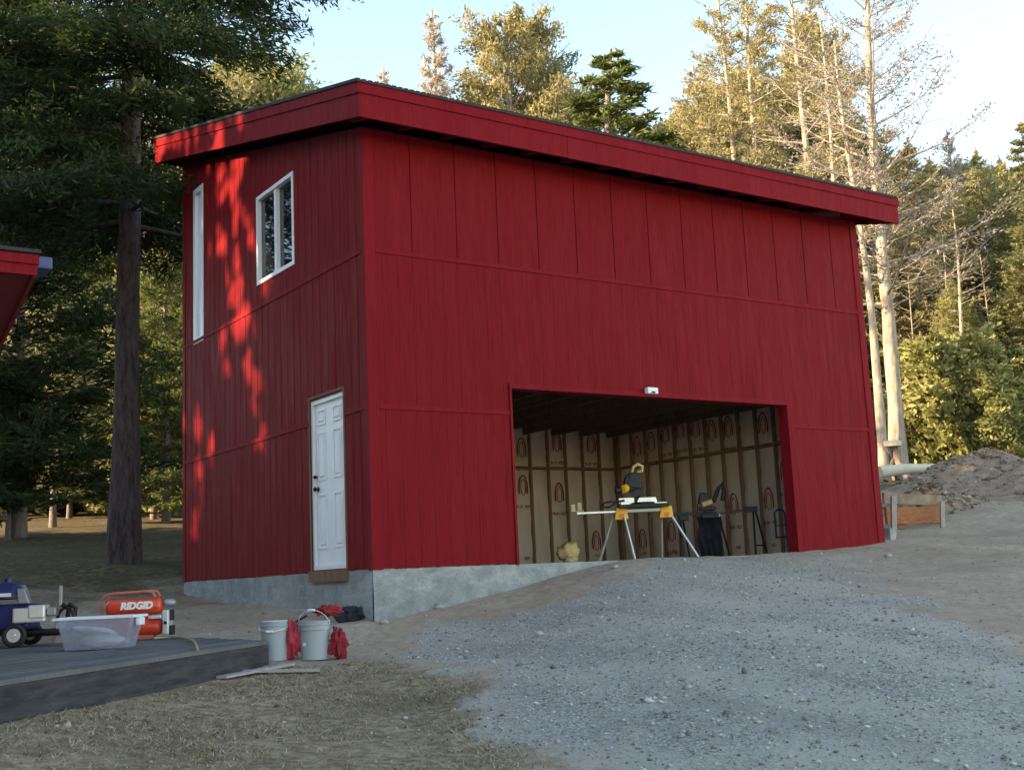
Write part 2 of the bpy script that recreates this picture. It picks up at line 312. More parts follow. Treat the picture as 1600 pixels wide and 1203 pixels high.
# ------------------------------------------------------------------ garage
H1, H2 = 1.835, 3.678
def ztop(y): return 5.17+SLP*y
gar = thing('garage', 'two storey dark red garage with a wide open bay and white side door', 'garage', (0, 0, 0))
def rectsub(u0, u1, v0, v1, holes):
    out = [(u0, u1, v0, v1)]
    for a, b, c_, d_ in holes:
        nx = []
        for (p, q, r_, s_) in out:
            if b <= p or a >= q or d_ <= r_ or c_ >= s_: nx.append((p, q, r_, s_)); continue
            if r_ < c_: nx.append((p, q, r_, c_))
            if s_ > d_: nx.append((p, q, d_, s_))
            lo, hi = max(r_, c_), min(s_, d_)
            if p < a: nx.append((p, a, lo, hi))
            if q > b: nx.append((b, q, lo, hi))
        out = nx
    return out
def wall(name, fm, length, topf, holes, spac, trims, hide_plain=False, gg=.012):
    """grooved siding sheets over a plain core; fm(u, v, w) maps wall coordinates to the world"""
    mb = MB(); tmin = min(topf(0), topf(length))
    def cell(u0, u1, v0, v1a, v1b, w0, w1):
        mb.hexa([fm(u0, v0, w0), fm(u1, v0, w0), fm(u1, v0, w1), fm(u0, v0, w1), fm(u0, v1a, w0), fm(u1, v1b, w0), fm(u1, v1b, w1), fm(u0, v1a, w1)])
    for (a, b, c_, d_) in rectsub(0, length, 0, tmin-.02, holes): cell(a, b, c_, d_, d_, -.13, 0)
    bp = sorted({0, length}|{h_[0] for h_ in holes if h_[3] > tmin}|{h_[1] for h_ in holes if h_[3] > tmin})
    for a, b in zip(bp[:-1], bp[1:]):
        vb = max([tmin-.02]+[h_[3] for h_ in holes if h_[3] > tmin and h_[0] <= a+1e-6 and h_[1] >= b-1e-6])
        cell(a, b, vb, topf(a), topf(b), -.13, 0)
    if not hide_plain:
        rows = [0]+trims+[None]
        for k in range(len(rows)-1):
            s_ = spac[k]; g = .017 if s_ > .4 else gg; u = 0; v0 = rows[k]+(.0 if k == 0 else .018)
            while u < length-.01:
                u1 = min(u+s_*(1+random.uniform(-.02, .02)), length); top = rows[k+1]-.018 if rows[k+1] else None
                jj = 0 if gg < .008 else random.uniform(0, .002)
                for (a, b, c_, d_) in rectsub(u+g/2, u1-g/2, v0, top if top else min(topf(u), topf(u1))-.01, holes):
                    last = (top is None and abs(d_-(min(topf(u), topf(u1))-.01)) < 1e-6)
                    cell(a, b, c_, topf(a)-.004 if last else d_, topf(b)-.004 if last else d_, -.01, .011+jj)
                u = u1
    return obj(name, mb, 'red', gar)
gh = (1.9214, 6.8361, -.1, 2.163)
dr = (.6418, 1.5864, .03, 2.11); wn = (1.973, 3.24, 3.983, 5.253); tw = (5.40, 5.84, 3.636, 6.137)
fF = lambda u, v, w_: (u, -w_, v); fS = lambda u, v, w_: (-w_, u, v); fR = lambda u, v, w_: (W_+w_, u, v); fB = lambda u, v, w_: (u, D_+w_, v)
wall('front_wall', fF, W_, lambda u: ztop(0), [gh], [.205, .205, .62], [H1, H2], gg=.0028)
wall('side_wall', lambda u, v, w_: (-w_, u, v) if True else 0, D_, ztop, [dr, wn, tw], [.205, .205, .205], [H1, H2])
wall('side_wall', fR, D_, ztop, [], [.205, .205, .205], [H1, H2])
wall('back_wall', fB, W_, lambda u: ztop(D_), [], [.205, .205, .62], [H1, H2])
# trim: corner boards and horizontal bands
for (cx, cy, sx, sy) in ((0, 0, 1, 1), (W_, 0, -1, 1), (0, D_, 1, -1), (W_, D_, -1, -1)):
    mb = MB(); e = .024; t_ = ztop(cy)-.006
    xa, xb = sorted((cx-sx*e, cx+sx*.115)); ya, yb = sorted((cy-sy*e, cy-sy*.001)); mb.box(xa, xb, ya, yb, -.012, t_+min(0, SLP*(ya-cy)))
    xa, xb = sorted((cx-sx*e, cx-sx*.001)); ya, yb = sorted((cy+sy*.001, cy+sy*.085)); mb.hexa([(xa, ya, -.012), (xb, ya, -.012), (xb, yb, -.012), (xa, yb, -.012), (xa, ya, ztop(ya)-.008), (xb, ya, ztop(ya)-.008), (xb, yb, ztop(yb)-.008), (xa, yb, ztop(yb)-.008)])
    obj('corner_board', mb, 'redtrim', gar)
def band(fm, u0, u1, z):
    mb = MB(); p = [(0, -.03), (.024, -.03), (.024, .02), (.016, .032), (0, .032)]
    vs = [fm(u0, z+b, a) for a, b in p]+[fm(u1, z+b, a) for a, b in p]; k = len(p)
    mb.add(vs, [tuple(range(k))[::-1], tuple(range(k, 2*k))]+[(i, (i+1) % k, k+(i+1) % k, k+i) for i in range(k)])
    obj('trim_band', mb, 'redtrim', gar)
band(fF, .118, gh[0]-.005, H1); band(fF, gh[1]+.075, W_-.118, H1); band(fF, .118, W_-.118, H2)
band(fS, .09, dr[0]-.06, H1); band(fS, dr[1]+.01, D_-.09, H1); band(fS, .09, D_-.09, H2)
band(fR, .09, D_-.09, H1); band(fR, .09, D_-.09, H2)
mb = MB(); mb.box(gh[0]-.002, gh[0]+.03, -.03, .16, -.02, gh[3]-.002); mb.box(gh[1]-.03, gh[1]+.07, -.03, .16, -.02, gh[3]-.002); mb.box(gh[0]-.002, gh[1]+.07, -.034, .16, gh[3]-.03, gh[3]+.03)
obj('door_opening_trim', mb, 'redtrim', gar)
# roof
oL, oF, oR, oB = .317, .548, .423, .525
y0, y1 = -oF, D_+oB; fb0, ft0 = 5.0457, 5.4626
zb = lambda y: fb0+SLP*(y+oF); zt = lambda y: ft0+SLP*(y+oF)
mb = MB(); a = .03
def sloped(mb, x0, x1, ya, yb, za, zb_, zc, zd): mb.hexa([(x0, ya, za), (x1, ya, za), (x1, yb, zb_), (x0, yb, zb_), (x0, ya, zc), (x1, ya, zc), (x1, yb, zd), (x0, yb, zd)])
sloped(mb, -oL+a, W_+oR-a, y0+a, y1-a, zb(y0+a)+.13, zb(y1-a)+.13, zb(y0+a)+.16, zb(y1-a)+.16)
obj('soffit', mb, 'soffit', gar)
u = -oL+.15   # rafter tails under the eaves
while u < W_+oR: mb = MB(); sloped(mb, u, u+.04, y0+a, -.03, zb(y0+a)+.015, zb(-.03)+.015, zb(y0+a)+.129, zb(-.03)+.129); u += .61; obj('rafter_tail', mb, 'soffit', gar)
mb = MB(); sloped(mb, -oL+a+.01, W_+oR-a-.01, y0+a+.01, y1-a-.01, zt(y0)-.2, zt(y1)-.2, zt(y0+a)-.012, zt(y1-a)-.012); obj('roof_deck', mb, 'lumber_dark', gar)
mb = MB(); xs = np.arange(-oL-.035, W_+oR+.036, .0775)     # ribbed black metal roofing
for i in range(len(xs)-1):
    sloped(mb, xs[i], xs[i]+.045, y0-.035, y1+.03, zt(y0-.035)-.006, zt(y1+.03)-.006, zt(y0-.035)+.034, zt(y1+.03)+.034)
    sloped(mb, xs[i]+.045, xs[i+1], y0-.035, y1+.03, zt(y0-.035)-.006, zt(y1+.03)-.006, zt(y0-.035)+.016, zt(y1+.03)+.016)
obj('roofing', mb, 'roofing', gar)
def fascia(name, pts):
    mb = MB(); [sloped(mb, *p) for p in pts]; obj(name, mb, 'redtrim', gar)
tb = .135
for k_, (xa_, xb_) in enumerate(((-oL, 2.62), (2.625, 6.28), (6.285, W_+oR))): fascia('fascia', [(xa_, xb_, y0-(.002 if k_ == 1 else 0), y0+a, fb0-(.003 if k_ == 1 else 0), fb0-(.003 if k_ == 1 else 0), ft0-tb, ft0-tb)])
fascia('fascia', [(-oL-.018, W_+oR+.018, y0-.018, y0+a+.01, ft0-tb, ft0-tb, ft0-.008, ft0-.008)])
fascia('fascia', [(-oL, -oL+a, y0+a, y1, zb(y0+a), zb(y1), zt(y0+a)-tb, zt(y1)-tb), (-oL-.018, -oL+a+.01, y0+a+.01, y1+.018, zt(y0+a)-tb, zt(y1)-tb, zt(y0+a)-.008, zt(y1)-.008)])
fascia('fascia', [(W_+oR-a, W_+oR, y0+a, y1, zb(y0+a), zb(y1), zt(y0+a)-tb, zt(y1)-tb), (W_+oR-a-.01, W_+oR+.018, y0+a+.01, y1+.018, zt(y0+a)-tb, zt(y1)-tb, zt(y0+a)-.008, zt(y1)-.008)])
fascia('fascia', [(-oL+a, W_+oR-a, y1-a, y1, zb(y1), zb(y1), zt(y1)-tb, zt(y1)-tb)])
# foundation with a poured, uneven face
b = bmesh.new(); mbf = MB()
def conc(fm, L_, n_):
    nz = 8; vs = []; fs = []
    us = np.linspace(0, L_, n_); vs_ = np.linspace(-1.1, -.004, nz)
    for j, v_ in enumerate(vs_):
        for i, u in enumerate(us):
            d = .012+.012*(vnoise(np.array([u*2.2]), np.array([v_*5.]), 3)[0]-.5)+.008*(vnoise(np.array([u*9]), np.array([v_*12.]), 4)[0]-.5)
            if i in (0, n_-1): d = .012
            vs.append(fm(u, v_ if j < nz-1 else -.013+.004*vnoise(np.array([u*3]), np.array([1.]), 8)[0], d+(.006 if v_ < -.28 else 0)))
    for j in range(nz-1):
        for i in range(n_-1): fs.append((j*n_+i, j*n_+i+1, (j+1)*n_+i+1, (j+1)*n_+i))
    mbf.add(vs, fs)
conc(lambda u, v, w_: (u-.0125, -w_, v), W_+.0125, 160); conc(fS, D_, 120); conc(fR, D_, 40); conc(fB, W_, 40)
obj('foundation', mbf, 'concrete', gar)
mb = MB(); mb.box(.0, W_, -.001, D_, -.22, -.02); mb.box(gh[0]+.03, gh[1]-.03, -.004, .2, -.20, -.010); obj('floor_slab', mb, 'concrete', gar)
# upper floor, joists, inner walls
mb = MB(); mb.box(.14, W_-.14, .14, D_-.14, 2.66, 2.685); obj('floor_deck', mb, 'osb', gar)
for i in range(13):
    u = .35+i*.66; mb = MB(); mb.box(u, u+.04, .145, D_-.30, 2.43, 2.659); obj('joist', mb, 'lumber_dark', gar)
mb = MB(); mb.box(gh[0]-.1, gh[1]+.1, .135, .22, gh[3]+.03, 2.43); obj('header', mb, 'lumber_dark', gar)
def inner(fm, length, skip=None):
    sp_ = .41; u = .02; ks = []
    while u < length-.1:
        mb = MB(); p = [fm(u, -.015, -.131), fm(u+.038, -.015, -.131), fm(u+.038, -.015, -.27), fm(u, -.015, -.27)]
        mb.hexa(p+[(q[0], q[1], 2.658) for q in p]); obj('stud', mb, 'lumber', gar); ks.append(u); u += sp_
    for (za, zb_) in ((-.018, .02), (1.80, 1.84), (2.58, 2.61)):
        for i, u in enumerate(ks[:-1]):
            if za > 1 and za < 2:
                mb = MB(); dz = random.uniform(-.015, .02); p = [fm(u+.039, za+dz, -.16), fm(u+sp_-.001, za+dz, -.16), fm(u+sp_-.001, za+dz, -.266), fm(u+.039, za+dz, -.266)]
                mb.hexa(p+[(q[0], q[1], zb_+dz) for q in p]); obj('blocking', mb, 'lumber', gar)
    return ks
ksB = inner(lambda u, v, w_: (W_-.14-u, D_+w_, v), W_-.28)
ksR = inner(lambda u, v, w_: (W_+w_, .14+u, v), D_-.28)
# kraft faced insulation between the studs with red printing
def text_mesh(txt, size, off=.02):
    cu = bpy.data.curves.new('txt', 'FONT'); cu.body = txt; cu.size = size; cu.align_x = 'CENTER'; cu.extrude = .0015; cu.offset = size*off; cu.shear = .15 if off > .03 else 0
    o = bpy.data.objects.new('txt', cu); COL.objects.link(o); bpy.context.view_layer.update()
    me = bpy.data.meshes.new_from_object(o); bpy.data.objects.remove(o); return me
def print_mesh():
    mb = MB(); n_ = 20
    def ring(cx, cz, rx, rz, w_, t0, t1):
        vs = []
        for k in range(n_+1):
            t = t0+(t1-t0)*k/n_
            for q in (0, 1): vs.append((cx+(rx-q*w_)*math.cos(t), 0, cz+(rz-q*w_)*math.sin(t)))
        mb.add(vs, [(2*k, 2*k+1, 2*k+3, 2*k+2) for k in range(n_)])
    ring(0, .0, .11, .25, .028, -.45, math.pi+.45); ring(0, .02, .062, .15, .016, 0, 2*math.pi)
    return mb
pm = obj('printed_mark', print_mesh(), 'redink'); tm = text_mesh('R-21', .078); tm.materials.append(M['redink']); tm2 = text_mesh('KD', .075); tm2.materials.append(M['redink'])
def batts(ks, fm, rz, seed):
    rr = random.Random(seed); sp_ = .41
    for i, u in enumerate(ks[:-1]):
        for (z0_, z1_) in ((.02, 1.79), (1.85, 2.64)):
            mb = MB(); nu, nv = 6, 14; vs = []
            for j in range(nv+1):
                for k in range(nu+1):
                    a_, b_ = k/nu, j/nv; bul = .03*math.sin(math.pi*a_)**.6+.016*math.sin(b_*9+i*1.7)*math.sin(math.pi*a_)+.010*math.sin(b_*23+i*3.1+a_*5)+rr.uniform(-.006, .006)
                    vs.append(fm(u+.039+(sp_-.04)*a_, z0_+(z1_-z0_)*b_, -.205-bul))
            mb.add(vs, [(j*(nu+1)+k, j*(nu+1)+k+1, (j+1)*(nu+1)+k+1, (j+1)*(nu+1)+k) for j in range(nv) for k in range(nu)])
            bt = obj('insulation_batt', mb, 'kraft', gar, smooth=True)
            if (i+seed) % 2 == 0 or rr.random() < .25:
                zc = rr.choice([.45, 1.3, 1.35, .9])+rr.uniform(-.12, .12) if z1_ < 1.8 else 2.2+rr.uniform(-.1, .1)
                for (me_, du, dz) in ((pm.data, 0, 0), (tm, .085, -.36), (tm2, -.085, -.36)):
                    o = bpy.data.objects.new('printed_mark', me_); COL.objects.link(o); o.parent = bt
                    p = fm(u+.22+du*(1 if rz == 0 else 1), zc+dz, -.272 if du == 0 else -.262); o.location = p; o.rotation_euler = ((0 if du == 0 else R(90)), 0, rz)
                    if du == 0: o.rotation_euler = (0, 0, rz)
                if z1_ < 1.8:
                    o = bpy.data.objects.new('printed_mark', tm2); COL.objects.link(o); o.parent = bt; o.location = fm(u+.2, .14, -.255); o.rotation_euler = (R(90), 0, rz)
batts(ksB, lambda u, v, w_: (W_-.14-u, D_+w_, v), 0, 1)
batts(ksR, lambda u, v, w_: (W_+w_, .14+u, v), -math.pi/2, 2)
bpy.data.objects.remove(pm)
# side door
def framed(name, fm, u0, u1, v0, v1, wd, w0, w1, material, parent, bevel=.004):
    mb = MB()
    for (a_, b_, c_, d_) in ((u0, u0+wd, v0, v1), (u1-wd, u1, v0, v1), (u0+wd, u1-wd, v1-wd, v1), (u0+wd, u1-wd, v0, v0+wd)):
        mb.hexa([fm(a_, c_, w0), fm(b_, c_, w0), fm(b_, c_, w1), fm(a_, c_, w1), fm(a_, d_, w0), fm(b_, d_, w0), fm(b_, d_, w1), fm(a_, d_, w1)])
    return obj(name, mb, material, parent)
def fbox(mb, fm, u0, u1, v0, v1, w0, w1, tap=0):
    mb.hexa([fm(u0, v0, w0), fm(u1, v0, w0), fm(u1-tap, v0+tap, w1), fm(u0+tap, v0+tap, w1), fm(u0, v1, w0), fm(u1, v1, w0), fm(u1-tap, v1-tap, w1), fm(u0+tap, v1-tap, w1)])
    return mb
mb = MB(); u0, u1, v0, v1 = dr; fbox(mb, fS, u0+.055, u1-.055, v0+.05, v1-.05, -.075, -.035)
DU0, DU1, DV0, DV1 = u0+.055, u1-.055, v0+.05, v1-.05; dw = DU1-DU0
door = obj('door', mb, 'white', gar)
for (a_, b_) in ((.09, .29), (.53, .73)):
    for (c_, d_) in ((.20, .86), (1.03, 1.62), (1.71, 1.92)):
        ua, ub = DU0+a_*dw/.83+.005, DU0+b_*dw/.83+.03
        mb = MB(); va, vb = DV0+c_, min(DV0+d_, DV1-.08)
        for q in range(4):
            wd = .018
            rr_ = [(ua, ua+wd, va, vb), (ub-wd, ub, va, vb), (ua+wd, ub-wd, va, va+wd), (ua+wd, ub-wd, vb-wd, vb)][q]
            fbox(mb, fS, *rr_, -.036, -.024, 0)
        fbox(mb, fS, ua+.04, ub-.04, va+.04, vb-.04, -.036, -.026, .012)
        obj('raised_panel', mb, 'white', door)
for (z_, r_) in ((DV0+.93, .028), (DV0+1.08, .022)):
    mb = MB(); mb.lathe([(0, 0), (r_+.006, 0), (r_+.006, .006), (.012, .010), (.012, .03), (r_, .038), (r_, .055), (r_*.6, .064), (0, .066)], n=16, axis='X')
    for i, p in enumerate(mb.v): mb.v[i] = (-p[0]+.036, p[1]+DU1-.06, p[2]+z_)
    obj('handle' if r_ > .025 else 'deadbolt', mb, 'knob', door, smooth=True)
framed('door_frame', fS, u0, u1, v0-.002, v1, .052, -.12, -.004, 'white', gar)
mb = MB(); fbox(mb, fS, u0-.03, u1+.03, -.115, .018, .003, .05); fbox(mb, fS, u0-.034, u0+.0, -.10, v1+.02, .004, .020); fbox(mb, fS, u1, u1+.034, -.10, v1+.02, .004, .020); fbox(mb, fS, u0-.034, u1+.034, v1+.021, v1+.05, .004, .020)
obj('door_surround', mb, 'lumber_dark', gar)
# windows
def window(u0, u1, v0, v1, mull, panemat, wd=.055):
    fr = framed('window', fS, u0, u1, v0, v1, wd, -.09, .022, 'vinyl', gar)
    if mull:
        mb = MB(); uc = (u0+u1)/2; fbox(mb, fS, uc-.032, uc+.032, v0+wd, v1-wd, -.07, .006); obj('mullion', mb, 'vinyl', fr)
        for (a_, b_) in ((u0+wd, uc-.032), (uc+.032, u1-wd)):
            mb = MB(); fbox(mb, fS, a_, b_, v0+wd, v1-wd, -.06, -.05 if a_ < uc-.1 else -.035); obj('pane', mb, panemat, fr)
    else:
        mb = MB(); fbox(mb, fS, u0+wd, u1-wd, v0+wd, v1-wd, -.03, -.02); obj('pane', mb, panemat, fr)
    return fr
window(*wn, True, 'glasspane'); window(*tw, False, 'reflect_pane', .085)
for nm, fm_, p in (('white_sensor', fF, (3.98+.2, 2.17)),):
    s_ = thing('motion_sensor', 'small white sensor box fixed above the middle of the open bay', 'sensor', (float(4.18), -.036, 2.165))
    mb = MB(); mb.box(-.09, .09, -.075, 0, 0, .085); obj('housing', mb, 'label', s_, bevel=.012)
    mb = MB(); mb.box(-.03, .03, -.082, -.0755, .005, .03); obj('lens', mb, 'black', s_)
# ------------------------------------------------------------------ deck and the neighbouring red house
def gpt(px, py): p = hit(px, py); return p
DZ = -.64
A_, B_ = np.array([-1.76, -1.23]), np.array([-1.85, 1.25]); C_, D2_ = np.array([-7.2, 4.0]), np.array([-7.2, -6.32])
deck = thing('wooden_deck', 'low dark weathered wooden deck with machines standing on it', 'deck', (-4.5, -1, -.86))
o0 = np.array([-4.5, -1.0, -.86])
dirv = (A_-np.array([-4.61, -3.9])); dirv /= np.linalg.norm(dirv); nrm = np.array([-dirv[1], dirv[0]])
poly = [A_, B_, C_, D2_]
k = 0; off = .0
def clip_line(o, d):   # intersections of a board line with the deck outline
    ts = []
    for i in range(4):
        a, b2 = poly[i], poly[(i+1) % 4]; e = b2-a; den = d[0]*e[1]-d[1]*e[0]
        if abs(den) < 1e-9: continue
        q = a-o; t = (q[0]*e[1]-q[1]*e[0])/den; s_ = (q[0]*d[1]-q[1]*d[0])/den
        if -1e-6 <= s_ <= 1+1e-6: ts.append(t)
    return (min(ts), max(ts)) if len(ts) >= 2 else None
while k < 70:
    oa = A_+nrm*(.004+k*.145); ob = A_+nrm*(.004+k*.145+.132); ra, rb = clip_line(oa, dirv), clip_line(ob, dirv); k += 1
    if not ra or not rb or min(ra[1]-ra[0], rb[1]-rb[0]) < .1: continue
    j = random.uniform(0, .012); z_ = random.uniform(-.004, .003)
    q = [oa+dirv*(ra[0]-j), oa+dirv*(ra[1]+j), ob+dirv*(rb[1]+j), ob+dirv*(rb[0]-j)]
    mb = MB(); mb.hexa([(*(p-o0[:2]), DZ-.035+z_-o0[2]) for p in q]+[(*(p-o0[:2]), DZ+z_-o0[2]) for p in q]); ob_ = obj('deck_board', mb, 'deck', deck)
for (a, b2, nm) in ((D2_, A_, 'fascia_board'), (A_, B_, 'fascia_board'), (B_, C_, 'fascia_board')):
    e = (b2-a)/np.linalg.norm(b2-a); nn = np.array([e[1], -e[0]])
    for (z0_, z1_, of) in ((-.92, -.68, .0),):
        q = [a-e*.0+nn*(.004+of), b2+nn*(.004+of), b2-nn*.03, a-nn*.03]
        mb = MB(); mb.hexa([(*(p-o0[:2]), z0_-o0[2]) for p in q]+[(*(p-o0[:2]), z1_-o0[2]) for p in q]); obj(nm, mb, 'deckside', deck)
# neighbouring house: only the corner of its roof shows
hs = thing('neighbouring_house', 'dark red roof corner of another building jutting in over the deck', 'house', (-7.5, 0, -.7))
hx = -4.13; ho = np.array([-7.5, 0, -.7])
def hbox(nm, x0, x1, ya, yb, f0, f1, m_, h=None):
    mb = MB(); sloped(mb, x0-ho[0], x1-ho[0], ya, yb, f0(ya)-ho[2], f0(yb)-ho[2], f1(ya)-ho[2], f1(yb)-ho[2]); return obj(nm, mb, m_, hs)
ze = lambda y: 2.345-.26*(y+2.4)
hbox('soffit', -10.5, hx-.03, -2.37, 3.6, lambda y: ze(y)+.02, lambda y: ze(y)+.05, 'soffit')
hbox('fascia', -10.5, hx, -2.4, -2.372, lambda y: 2.345, lambda y: 2.43, 'redtrim'); hbox('fascia', -10.5, hx+.01, -2.42, -2.372, lambda y: 2.43, lambda y: 2.505, 'redtrim')
hbox('fascia', hx-.03, hx, -2.37, 3.6, lambda y: ze(y), lambda y: ze(y)+.155, 'soffit')
hbox('roofing', -10.52, hx+.02, -2.44, 3.62, lambda y: ze(y)+.162, lambda y: ze(y)+.19, 'roofing')
g_ = at(66, 414, 9.6); mb = MB(); mb.box(-.07, .06, -.1, .2, -.055, .045); mb.v = [(p[0]+g_[0]-ho[0], p[1]+g_[1]-ho[1], p[2]+g_[2]-ho[2]) for p in mb.v]; obj('gutter', mb, 'gutter', hs, bevel=.015)
mb = MB(); mb.box(-10.2, -5.7, -1.9, 3.1, -.9, 1.15); mb.v = [(p[0]-ho[0], p[1]-ho[1], p[2]-ho[2]) for p in mb.v]; obj('wall', mb, 'red', hs)
l_ = at(18, 447, 9.6); mb = MB(); mb.lathe([(0, .05), (.02, .05), (.03, .0), (.022, -.03), (0, -.035)], n=12); mb.v = [(p[0]+l_[0]-ho[0], p[1]+l_[1]-ho[1], p[2]+l_[2]-ho[2]) for p in mb.v]; obj('eave_lamp', mb, 'label', hs, smooth=True)
# ------------------------------------------------------------------ things on the deck
YR = -YAW
def on(px, py, z, extra=0):   # point of the pixel ray at height z
    v = fw+rt*(px-800)/F-up*(py-601.5)/F; t = (z-CAM[2])/v[2]; return CAM+v*t
p = on(146, 1016, DZ); p[2] = DZ+.004
tub = thing('storage_tub', 'clear plastic storage tub with white plastic inside, on the deck before the red compressor', 'storage tub', p, YR+.03)
def tubshell(w0, w1, d0, d1, h, t=.006):
    mb = MB(); 
    def ring(wx, dy, z): return [(-wx, -dy, z), (wx, -dy, z), (wx, dy, z), (-wx, dy, z)]
    vs = ring(w0, d0, .0)+ring(w1, d1, h)+ring(w1-t, d1-t, h)+ring(w0-t, d0-t, t)
    fs = [(3, 2, 1, 0), (12, 13, 14, 15)]
    for a, b in ((0, 4), (4, 8), (8, 12)):
        for i in range(4): fs.append((a+i, a+(i+1) % 4, b+(i+1) % 4, b+i))
    return mb.add(vs, fs)
mb = tubshell(.27, .335, .17, .21, .28); mb.v = [(x, y+.2, z) for x, y, z in mb.v]; obj('tub_body', mb, 'tub', tub, bevel=.008)
mb = MB()
for (a, b, c_, d_) in ((-.365, .365, -.235, -.205), (-.365, .365, .205, .235), (-.365, -.33, -.205, .205), (.33, .365, -.205, .205)): mb.box(a, b, c_+.2, d_+.2, .272, .295)
obj('rim', mb, 'plasticbag', tub, bevel=.005)
for sx in (-1, 1): mb = MB(); mb.box(sx*.36-.02, sx*.36+.02, .12, .28, .20, .27); obj('handle', mb, 'plasticbag', tub, bevel=.008)
def lump(name, c, s, mt, parent=None, seed=0, sub=3, amp=.25, fr=2.2, fold=0):
    b = bmesh.new(); bmesh.ops.create_icosphere(b, subdivisions=sub, radius=1)
    r_ = random.Random(seed); ox = r_.uniform(0, 50)
    from mathutils import noise as mn
    for v_ in b.verts:
        q = v_.co.copy(); k_ = 1+amp*mn.noise(q*fr+Vector((ox, 0, 0)))+amp*.5*mn.noise(q*fr*2.3+Vector((0, ox, 0)))
        th_ = math.atan2(q.y, q.x); k_ *= 1+fold*math.sin(th_*4+q.z*2.5+ox)+fold*.6*math.sin(th_*7-q.z*3)
        if fold: k_ *= .62+.38*(1-q.z)/2+.25*max(0, mn.noise(Vector((q.x*2, q.y*2, q.z*4+ox))))
        v_.co = Vector((q.x*s[0]*k_, q.y*s[1]*k_, q.z*s[2]*k_))
    me_ = bpy.data.meshes.new(name); b.to_mesh(me_); b.free(); me_.materials.append(M[mt])
    for p_ in me_.polygons: p_.use_smooth = True
    o = bpy.data.objects.new(name, me_); COL.objects.link(o); o.location = tuple(map(float, c))
    if parent: o.parent = parent
    return o
pl = lump('plastic_sheet', (p[0]+.02+.1, p[1]+.17, p[2]+.075), (.20, .11, .065), 'plasticbag', seed=3, amp=.5); tag(pl, 'bunched white plastic sheet lying inside the clear storage tub', 'plastic sheet'); pl.rotation_euler = (0, 0, YR)
pl2 = lump('folded_bag', (p[0]-.02+.08, p[1]+.19, p[2]+.165), (.19, .09, .035), 'plasticbag', seed=5, amp=.5); tag(pl2, 'folded white bag resting on the plastic sheet in the tub', 'bag'); pl2.rotation_euler = (0, .12, YR)
# compressor
p = on(212, 1001, DZ); p[2] = DZ+.004
cp = thing('air_compressor', 'red twin tank portable air compressor with a tube roll cage behind the clear tub', 'air compressor', p, YR+.02)
def tank(cx, cz, L_, r_, cy): 
    mb = MB(); pr = [(0, -L_/2)]+[(r_*math.sin(t), -L_/2+r_*.6*(1-math.cos(t))) for t in np.linspace(.3, math.pi/2, 6)]+[(r_*math.sin(t), L_/2-r_*.6*(1-math.cos(t))) for t in np.linspace(math.pi/2, .3, 6)]+[(0, L_/2)]
    mb.lathe(pr, (0, 0, 0), 24, 'X'); mb.v = [(v_[0]+cx, v_[1]+cy, v_[2]+cz) for v_ in mb.v]; return mb
tk = obj('tank', tank(-.04, .345, .60, .085, .1), 'tank', cp, smooth=True); obj('tank', tank(-.02, .13, .55, .085, .12), 'tank', cp, smooth=True)
mb = MB(); mb.box(.06, .12, .06, .16, .19, .28); mb.box(-.3, -.2, .06, .18, .19, .28); obj('tank_bracket', mb, 'tank', cp, bevel=.006)
mb = MB(); mb.tube([(-.37, .16, .02), (-.385, .1, .2), (-.385, .06, .42), (-.33, .05, .475), (-.25, .04, .49), (.10, .04, .50), (.16, .04, .49), (.19, .05, .44)], .017, 10); obj('roll_cage', mb, 'rail', cp, smooth=True)
mb = MB(); mb.tube([(-.37, .3, .02), (-.385, .3, .2), (-.385, .26, .42), (-.33, .25, .475), (-.25, .24, .49), (.10, .24, .50), (.16, .24, .49), (.19, .22, .44)], .017, 10); obj('roll_cage', mb, 'rail', cp, smooth=True)
mb = MB(); mb.box(.27, .335, .02, .2, .05, .30); pn = obj('control_panel', mb, 'alu', cp, bevel=.01)
mb = MB(); mb.lathe([(0, 0), (.016, 0), (.016, .03), (0, .03)], (0, 0, 0), 14, 'Y'); mb.v = [(v_[0]+.305, v_[1]-.005, v_[2]+.17) for v_ in mb.v]; obj('gauge', mb, 'black', pn)
mb = MB(); mb.box(.336, .365, .04, .18, .04, .14); mb.box(.336, .36, .06, .16, .19, .3); obj('regulator', mb, 'black', cp, bevel=.008)
mb = MB(); mb.lathe([(0, -.05), (.04, -.05), (.045, .03), (.03, .06), (0, .06)], (.33, .1, .37), 14, 'X'); obj('motor_cap', mb, 'alugrey', cp, smooth=True)
mb = MB(); mb.box(.13, .26, -.005, .03, .215, .25); obj('hose_fitting', mb, 'alu', cp, bevel=.006)
mb = MB(); mb.box(-.24, .16, .04, .2, .006, .05); obj('foot', mb, 'rail', cp, bevel=.006)
mb = MB()   # slanted white logo decal
for i in range(9):
    xx = -.16+i*.038
    if i % 1 == 0: pass
dm = text_mesh('RIDGID', .10, .06); o = bpy.data.objects.new('decal', dm); dm.materials.append(M['tankw']); COL.objects.link(o); o.parent = tk; o.location = (.0, .012, .325); o.rotation_euler = (R(82), 0, 0); o.scale = (1.0, 1, 1)
